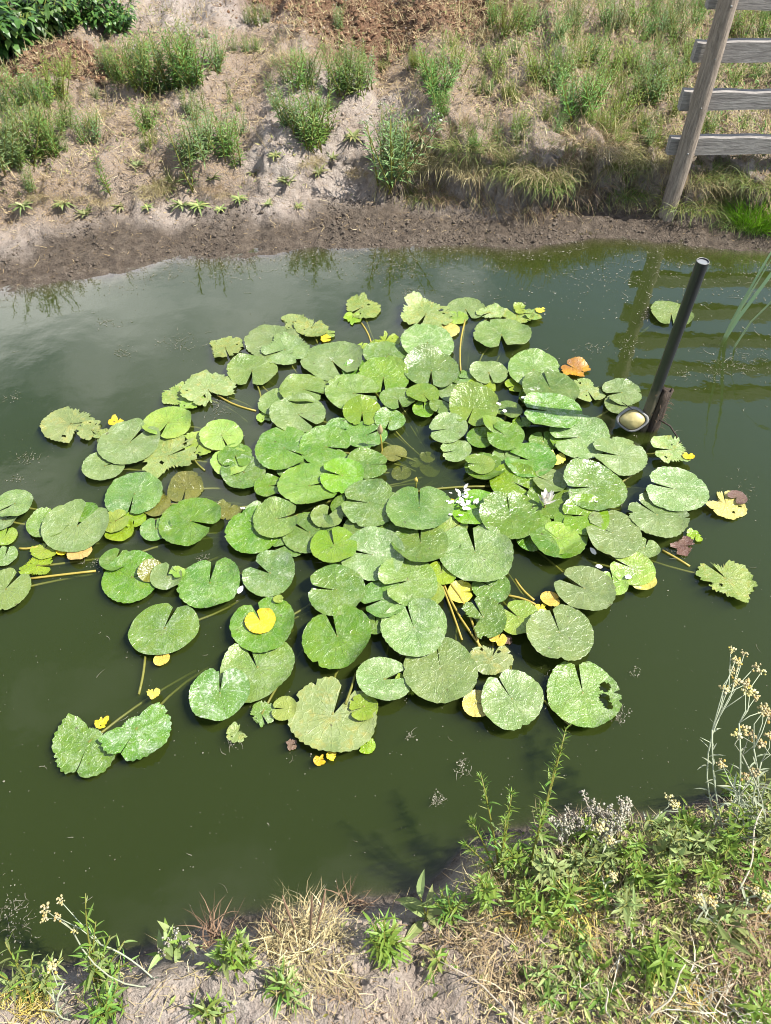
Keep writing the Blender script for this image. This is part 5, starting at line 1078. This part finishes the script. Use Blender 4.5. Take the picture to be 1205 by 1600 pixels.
def build_near():
    rng = random.Random(99)
    # lower left corner
    near_plant(1, (58, 1556), [(8, 1472, .26), (22, 1500, .24), (50, 1492, .24), (98, 1496, .24), (75, 1520, .2), (15, 1540, .2), (-20, 1510, .22)], ['sage', 'bright', 'sage'], 15, .042, 'bushy sage green weed at the left corner of the near bank', smat='stem')
    near_plant(2, (150, 1545), [(134, 1396, .36), (150, 1440, .3), (172, 1462, .26), (195, 1470, .22), (140, 1480, .26), (205, 1500, .2)], ['bright', 'sage', 'weed'], 17, .034, 'upright leafy weed leaning over the water behind the long yellow-headed stem')
    near_plant(3, (165, 1590), [(150, 1545, .24), (185, 1540, .24), (120, 1560, .22), (200, 1570, .2), (170, 1555, .26), (140, 1590, .22)], ['bright', 'weed'], 14, .034, 'fresh green weed at the foot of the long yellow-headed stem')
    cudweed(4, (248, 1538), [((158, 1476, .24), [(94, 1407, .30), (116, 1455, .26), (89, 1433, .28)]), ((112, 1452, .26), [(70, 1421, .28), (68, 1435, .27)])], 'long silver stem with four yellow flower heads reaching over the water', leaves=3)
    cudweed(5, (122, 1592), [((100, 1535, .24), [(80, 1512, .27), (84, 1506, .27)])], 'short silver cudweed with one yellow head in the left corner', leaves=16)
    near_plant(6, (268, 1492), [(278, 1452, .26), (262, 1470, .24), (296, 1468, .24), (250, 1490, .2)], ['broad', 'lbroad'], 6, .045, 'small broad-leaved weed with a pale flower head at the sandy edge', heads='white')
    o = near_plant(7, (365, 1512), [(350, 1470, .27), (372, 1462, .28), (385, 1480, .26), (340, 1490, .25), (362, 1485, .28), (392, 1502, .22), (330, 1510, .2)], ['bright', 'bright', 'broad'], 11, .032, 'compact bright green weed left of the dead brown clump', heads='green')
    near_plant(8, (440, 1560), [(425, 1510, .25), (445, 1500, .26), (462, 1530, .24), (410, 1540, .22), (470, 1560, .2), (450, 1530, .25)], ['weed', 'sage'], 9, .036, 'dark sage weed on the pale soil below the dead brown clump')
    near_plant(9, (330, 1592), [(300, 1570, .24), (345, 1560, .24), (365, 1580, .22), (320, 1575, .25), (310, 1600, .2)], ['bright', 'sage'], 12, .034, 'bright green weed with narrow leaves on bare pale soil at the bank')
    near_plant(10, (602, 1482), [(580, 1440, .28), (600, 1432, .29), (620, 1445, .28), (572, 1465, .25), (632, 1470, .24), (600, 1455, .30), (585, 1480, .24), (615, 1495, .22), (604, 1510, .2)], ['bright'], 13, .036, 'round bright green weed between two patches of bare pale soil')
    near_plant(11, (700, 1432), [(690, 1392, .28), (712, 1388, .28), (700, 1400, .30), (722, 1410, .26), (680, 1410, .26), (728, 1400, .24)], ['bright', 'weed'], 12, .030, 'small bright weed beside a broad grey leaf at the water edge')
    near_plant(12, (672, 1440), [(655, 1398, .22), (668, 1412, .22)], ['broad'], 5, .065, 'weed with long broad grey green leaves at the water edge')
    near_plant(13, (690, 1505), [(668, 1480, .24), (682, 1498, .24), (700, 1490, .22), (676, 1520, .2)], ['lbroad', 'lime'], 5, .03, 'sparse little weed casting a sharp shadow on bare soil')
    # tall ones reaching over the water
    near_plant(14, (778, 1372), [(752, 1212, .40), (800, 1236, .38), (738, 1285, .30), (728, 1320, .26), (790, 1280, .34)], ['bright', 'sage', 'weed'], 17, .030, 'tall branching green weed with budding tips, left of the taller pair', heads='green', srad=.003)
    near_plant(15, (825, 1358), [(884, 1140, .46), (872, 1178, .42), (850, 1260, .34)], ['bright', 'sage', 'weed'], 30, .034, 'tallest pair of budding weed stems reaching over the dark water', heads='green', srad=.0034)
    # green mass, right side
    mass = [(800, 1345, 50), (850, 1368, 55), (820, 1405, 60), (885, 1405, 60), (860, 1440, 55), (905, 1362, 50), (760, 1400, 45), (945, 1345, 50), (985, 1335, 55), (940, 1395, 60), (1000, 1378, 55), (1045, 1330, 55), (1045, 1380, 55), (1090, 1325, 60), (1135, 1320, 60), (1175, 1345, 60), (1110, 1370, 55), (980, 1420, 50), (1160, 1290, 60), (1195, 1300, 60), (1075, 1295, 50), (1200, 1400, 50), (905, 1310, 40), (1030, 1300, 40), (1150, 1240, 50), (1190, 1250, 55)]
    ml = ('bright green weed in the thick growth on the near bank', 'dull sage weed in the thick growth on the near bank', 'dark green weed in the thick growth on the near bank')
    for i, (x, y, sp) in enumerate(mass):
        k = (0, 1, 0, 2, 0, 1)[i % 6]
        mk = min(((1190, 1290, 'the tall yellow-headed cudweed'), (930, 1290, 'the faded white flowers'), (850, 1320, 'the tallest budding stems'), (775, 1370, 'the branching budding weed'), (1110, 1430, 'the oval-leaved sage weed'), (1000, 1440, 'the vivid green weed'), (1050, 1275, 'the bunch of yellow heads'), (860, 1430, 'the golden straws'), (1180, 1380, 'the long pale stick')), key=lambda q: math.hypot(q[0] - x, q[1] - y))
        near_plant(100 + i, (x, y), bush_tips(rng, (x, y), 8, sp * .62, .05, .20), [['bright', 'bright', 'lbroad'], ['sage', 'broad', 'sage'], ['weed', 'bright']][k], 9, .029, ('bright green', 'dull sage', 'dark green')[k] + ' weed in the near bank growth by ' + mk[2], group=('bright', 'sage', 'dark')[k] + ' weeds of the near bank growth')
    near_plant(140, (1032, 1520), [(1000, 1490, .26), (1020, 1475, .28), (1045, 1480, .28), (1065, 1500, .26), (1010, 1520, .24), (1035, 1500, .30), (1055, 1525, .24), (1030, 1545, .22), (990, 1510, .22), (1075, 1520, .22), (1005, 1545, .2)], ['lbroad', 'bright'], 12, .040, 'dense vivid green weed beside a pale dead stick on the near bank')
    near_plant(141, (1130, 1452), [(1090, 1405, .24), (1108, 1440, .24), (1150, 1415, .26), (1165, 1440, .24), (1085, 1445, .2), (1140, 1470, .24)], ['broad', 'sage', 'broad'], 9, .046, 'sprawling sage green weed with oval leaves over a dark hollow')
    near_plant(142, (1185, 1590), [(1165, 1565, .26), (1195, 1555, .26), (1205, 1580, .24), (1175, 1590, .24), (1190, 1575, .28)], ['bright', 'lbroad'], 12, .036, 'green weed in the bottom corner of the near bank under dry stalks')
    for i, (x, y) in enumerate(((835, 1530), (900, 1480), (860, 1560), (950, 1560), (905, 1540))):
        near_plant(150 + i, (x, y), bush_tips(rng, (x, y), 5, 30, .02, .08), ['weed', 'sage'], 8, .034, 'small dull weed among straw and low pale leaves on the near bank', group='small dull weeds of the near bank')
    # cudweed, right edge
    cudweed(30, (1140, 1320), [((1113, 1140, .42), [(1142, 1015, .50), (1150, 1030, .50), (1163, 1022, .49), (1155, 1035, .49), (1133, 1075, .46)]), ((1128, 1110, .43), [(1180, 1042, .48), (1190, 1050, .47), (1168, 1068, .47), (1146, 1048, .48), (1148, 1064, .47)]), ((1155, 1130, .43), [(1172, 1080, .46), (1165, 1080, .46), (1182, 1088, .45), (1192, 1112, .44)])], 'tall silver cudweed with many yellow heads reaching far over the water', leaves=14)
    cudweed(31, (1180, 1310), [((1178, 1170, .40), [(1196, 1108, .44), (1200, 1118, .43), (1193, 1104, .44)]), ((1160, 1180, .38), [(1150, 1145, .41), (1162, 1140, .41), (1174, 1148, .40)]), ((1190, 1190, .38), [(1203, 1150, .41), (1190, 1160, .4)])], 'shorter silver cudweed with yellow heads behind the tallest one', leaves=18)
    cudweed(32, (1165, 1325), [((1140, 1220, .34), [(1130, 1195, .36)]), ((1170, 1225, .34), [(1165, 1212, .35), (1180, 1205, .36)]), ((1150, 1240, .3), [(1126, 1192, .34)])], 'leafy silver cudweed with few heads low at the right of the bank', leaves=22)
    cudweed(33, (1020, 1300), [((1035, 1268, .2), [(1046, 1247, .22), (1052, 1256, .22), (1060, 1258, .21)])], 'small cudweed with a bunch of yellow heads bending over the shaded water', leaves=5)
    for i, (x, y, hs) in enumerate(((900, 1300, 8), (925, 1290, 8), (960, 1292, 6), (880, 1312, 5), (985, 1285, 5), (945, 1305, 5))):
        near_plant(170 + i, (x, y + 14), [(x + rng.gauss(0, 14), y - 28 + rng.gauss(0, 10), .30) for _ in range(hs)], ['silver'], 5, .016, 'faded weed with dry whitish flower clusters at the bank edge', 'wildflower', 'faded white-flowered weeds', 'straw_pale', heads='white', name='faded_wildflower')
    # loose yellow heads in the growth
    for i, (x, y) in enumerate(((953, 1312), (957, 1366), (1090, 1405), (1112, 1408), (1180, 1390), (935, 1290), (1195, 1400))):
        cudweed(60 + i, (x + 6, y + 30), [((x + 2, y + 10, .3), [(x, y, .33), (x + 3, y + 3, .33)])], 'single cudweed with one small yellow head in the thick growth', 'small cudweeds in the growth', 4)
    # dead brown clump and dry stalks
    def dead(seed, base, n, ln, spread, mat, label, name='dead_plant', w=.0024, droop=.5, group=None):
        r = random.Random(seed); g = G(*base); o = tag(link(name, None, loc=g), label, 'dead plant', group); b = MB()
        for i in range(n):
            a = r.uniform(0, 6.28); q = Vector((math.cos(a), math.sin(a), 0)) * spread * r.random() ** .6
            b.blade(curve(q + Vector((0, 0, -.01 + (r.random() * ln * .45 if i % 2 else 0))), Vector((math.cos(a) * .6 + r.gauss(0, .8), math.sin(a) * .6 + r.gauss(0, .8), .15 if i % 2 else .8)), ln * r.uniform(.2, 1.05), Vector((r.gauss(0, 1.1), r.gauss(0, 1.1), -droop * r.random() * 2)), 4), w * r.uniform(.6, 1.5), r.random(), Vector((r.gauss(0, 1), r.gauss(0, 1), .3)))
        stuff(link('foliage', b.mesh('foliage', M[mat], False), o)); return o, r
    o, r = dead(1, (478, 1490), 900, .10, .085, 'straw', 'dead brown tangled clump at the water edge of the near bank')
    b = MB()
    for (dx, dy, hz) in ((-.03, .05, .14), (.03, .055, .15), (.012, .04, .16), (-.06, .03, .12)):
        pts = curve((dx * .5, dy * .5, 0), Vector((dx, dy, .12)), hz, Vector((0, .1, .2)), 5); b.tube(pts, [.0012, .0012, .002, .0027, .0023, .001], 6, r.random())
    link('seed_spike', b.mesh('seed_spike', M['straw_brown']), o)
    dead(2, (445, 1478), 350, .08, .05, 'straw_brown', 'dark dead stems left of the brown tangled clump')
    dead(3, (335, 1470), 90, .10, .02, 'straw_brown', 'few dry brown seed stalks at the water edge', droop=.2, w=.003)
    dead(4, (550, 1425), 120, .07, .035, 'straw_brown', 'short dry stalks at the water edge right of the brown clump', droop=.3, w=.003)
    dead(5, (720, 1475), 260, .11, .06, 'straw', 'flattened grey straw mat on the near bank slope', droop=1.0)
    dead(6, (790, 1500), 420, .12, .08, 'straw', 'broad mat of dry grey straw under the green growth', droop=1.0)
    dead(7, (810, 1440), 160, .13, .03, 'straw_gold', 'orange golden straws lying below the green growth', droop=.9, w=.002)
    dead(8, (775, 1395), 300, .08, .05, 'grass_dry', 'olive dry tangle at the foot of the tall budding weeds')
    dead(9, (30, 1592), 420, .06, .06, 'straw_gold', 'golden brown dead tangle in the left corner of the bank')
    dead(10, (1170, 1500), 420, .14, .09, 'straw', 'dry pale grass stalks along the right of the near bank', droop=.7)
    dead(11, (1120, 1590), 420, .14, .09, 'straw_pale', 'bleached dead grass at the bottom right of the near bank', droop=.8)
    dead(12, (960, 1590), 300, .12, .07, 'straw', 'dry straw at the foot of the vivid green weed', droop=.8)
    for q, (x, y, m) in enumerate(((850, 1385, 'grass_dry'), (900, 1420, 'straw_gold'), (960, 1400, 'straw'), (1010, 1350, 'grass_dry'), (1060, 1420, 'straw'), (1110, 1350, 'grass_dry'), (1150, 1420, 'straw_pale'), (880, 1330, 'straw'), (980, 1470, 'straw_pale'), (870, 1490, 'grass_dry'), (920, 1450, 'straw'), (1190, 1440, 'straw_gold'), (1090, 1480, 'grass_dry'), (1050, 1560, 'straw_gold'), (890, 1570, 'straw_pale'), (1190, 1530, 'grass_dry'))):
        dead(70 + q, (x, y), 130, .11, .05, m, {'grass_dry': 'olive dry grass wisp', 'straw_gold': 'golden dry grass wisp', 'straw': 'tan dry grass wisp', 'straw_pale': 'bleached dry grass wisp'}[m] + ' poking through the near bank weeds', droop=.6, w=.0018, group='dry wisps in the near bank growth')
    dead(13, (930, 1340), 240, .09, .06, 'straw', 'brown dry stems under the white flower clusters', droop=.6)
    dead(14, (545, 1590), 200, .06, .07, 'straw', 'thin straw lying on the bare soil of the near bank', droop=1.6)
    dead(15, (1180, 1380), 260, .10, .06, 'straw_brown', 'brown dry stems beside the long pale stick', droop=.6)
    for i, (a, c, za, zc, lab) in enumerate((((1192, 1262), (1158, 1392), .30, .24, 'long pale dead stick leaning among the weeds at the right of the bank'), ((1075, 1510), (1018, 1595), .31, .24, 'pale dead stick in front of the vivid green weed'), ((690, 1498), (832, 1605), .22, .22, 'long thin dead stick lying across the straw mat'), ((795, 1560), (810, 1612), .26, .2, 'short forked dead twig at the end of the straw mat'), ((945, 1545), (955, 1600), .28, .2, 'crooked dead twig near the vivid green weed'))):
        A, C = P(*a, za), P(*c, zc); b = MB(); d = C - A; s = d.cross(UP).normalized() * .006
        b.tube([d * t + s * math.sin(t * 7 + i) for t in (0, .15, .3, .45, .6, .75, .9, 1)], [.0012, .0016, .0018, .002, .002, .002, .0022, .002], 6, .3); tag(link('dead_stick', b.mesh('dead_stick', M['straw_pale']), loc=A), lab, 'stick')
    # low pale leaves and straw covering the soil
    ywn = lambda x: np.interp(x, nx, ny)
    def wcov(x, y): return (y < ywn(x) - .03) * np.clip(sstep(.16, .42, x + .18 * fbm(x * 7, y * 7, 3, 3)) * .95 + .03, 0, 1)
    def wstr(x, y): return (y < ywn(x) - .03) * np.clip(.16 + .7 * sstep(.1, .4, x + .2 * fbm(x * 6, y * 6, 4, 3)), 0, 1)
    litter('low_leaves', 4600, (-.9, 1.2), (-.05, .95), wcov, .022, .009, M['lime'], .03, 'low pale green leaves covering the right of the near bank', 21, .7, leafy=True)
    litter('low_green_leaves', 1900, (-.9, 1.2), (-.05, .95), wcov, .026, .008, M['bright'], .045, 'low fresh green leaves among the weeds of the near bank', 22, .8, leafy=True)
    litter('near_straw', 8000, (-.9, 1.2), (-.05, .95), wstr, .05, .0018, M['straw'], .012, 'dry straw bits lying on the near bank', 23)
    litter('near_brown_straw', 2600, (-.9, 1.2), (-.05, .95), wstr, .03, .002, M['straw_brown'], .008, 'brown plant bits lying on the near bank soil', 24)
build_near()

# ------------------------------------------------------------------ scum and specks afloat
def build_scum():
    rng = random.Random(31); b = MB(); nr = np.random.default_rng(3)
    def fleck(x, y, s, t): 
        n = rng.choice((3, 4, 5)); a0 = rng.uniform(0, 6.28); z = .0012 + rng.random() * .0012
        b.add([(x + math.cos(a0 + i * 6.283 / n) * s * rng.uniform(.4, 1.2), y + math.sin(a0 + i * 6.283 / n) * s * rng.uniform(.4, 1.2), z) for i in range(n)], [tuple(range(n))], t)
    def thread(x, y, L, t):
        a = rng.uniform(0, 6.28); k = rng.uniform(-1.2, 1.2); pts = []
        for i in range(5): pts.append(Vector((x, y, .002))); x += math.cos(a) * L / 4; y += math.sin(a) * L / 4; a += k * .4
        b.blade(pts, .0016, t, None)
    for i in range(1500):
        px, py = rng.uniform(-20, 1225), 400 + 1080 * rng.random() ** 1.1; p = P(px, py); fleck(p.x, p.y, rng.uniform(.0006, .0020) if rng.random() < .95 else rng.uniform(.002, .004), rng.random() * .8)
    for i in range(70): p = P(rng.uniform(0, 1205), 420 + 1000 * rng.random() ** 1.2); thread(p.x, p.y, rng.uniform(.01, .04), rng.random() * .6)
    # thick along the far shore, on the right most of all
    for i in range(5200):
        px = rng.uniform(-30, 1240); w0 = np.interp(px, [p[0] for p in FARW], [p[1] for p in FARW]); py = w0 - 4 + abs(rng.gauss(0, 1)) * np.interp(px, [0, 500, 640, 1205], [14, 24, 40, 70])
        if float(vn(px / 30, py / 9, 3)) < -.1 - .002 * (py - w0) * 0: continue
        p = P(px, py); fleck(p.x, p.y, rng.uniform(.001, .0045), rng.random() * .9)
        if rng.random() < .06: thread(p.x, p.y, rng.uniform(.02, .07), rng.random() * .8)
    # rafts of drifting bits
    for (cx, cyy, sx, sy, n) in ((285, 535, 34, 16, 130), (195, 553, 16, 10, 60), (165, 505, 20, 6, 50), (20, 620, 14, 10, 40), (40, 715, 20, 10, 50), (25, 750, 18, 8, 30), (640, 463, 14, 12, 110), (620, 425, 46, 16, 260), (590, 410, 60, 12, 200), (685, 1250, 12, 12, 70), (720, 1197, 12, 12, 60), (640, 1150, 6, 5, 20), (1170, 565, 40, 26, 180), (1120, 580, 30, 30, 120), (1010, 490, 14, 14, 60), (985, 545, 18, 22, 80), (1070, 585, 14, 10, 40), (930, 545, 26, 8, 60), (345, 640, 22, 20, 90), (150, 880, 24, 10, 50), (20, 1440, 30, 50, 150), (840, 950, 16, 10, 40), (970, 1120, 16, 10, 60), (1060, 860, 14, 10, 40), (1160, 770, 20, 30, 50), (990, 760 + 290, 8, 8, 20), (370, 1160, 14, 10, 30), (320, 870, 16, 8, 24)):
        for i in range(n):
            p = P(rng.gauss(cx, sx * .55), rng.gauss(cyy, sy * .55)); fleck(p.x, p.y, rng.uniform(.0008, .0032), rng.random() ** 1.7 * .85)
            if rng.random() < .2: thread(p.x, p.y, rng.uniform(.006, .03), rng.random() * .5)
    stuff(link('pond_scum', b.mesh('pond_scum', M['scum'], False)), 'pale scum, specks and plant threads drifting on the pond', 'scum')
build_scum()
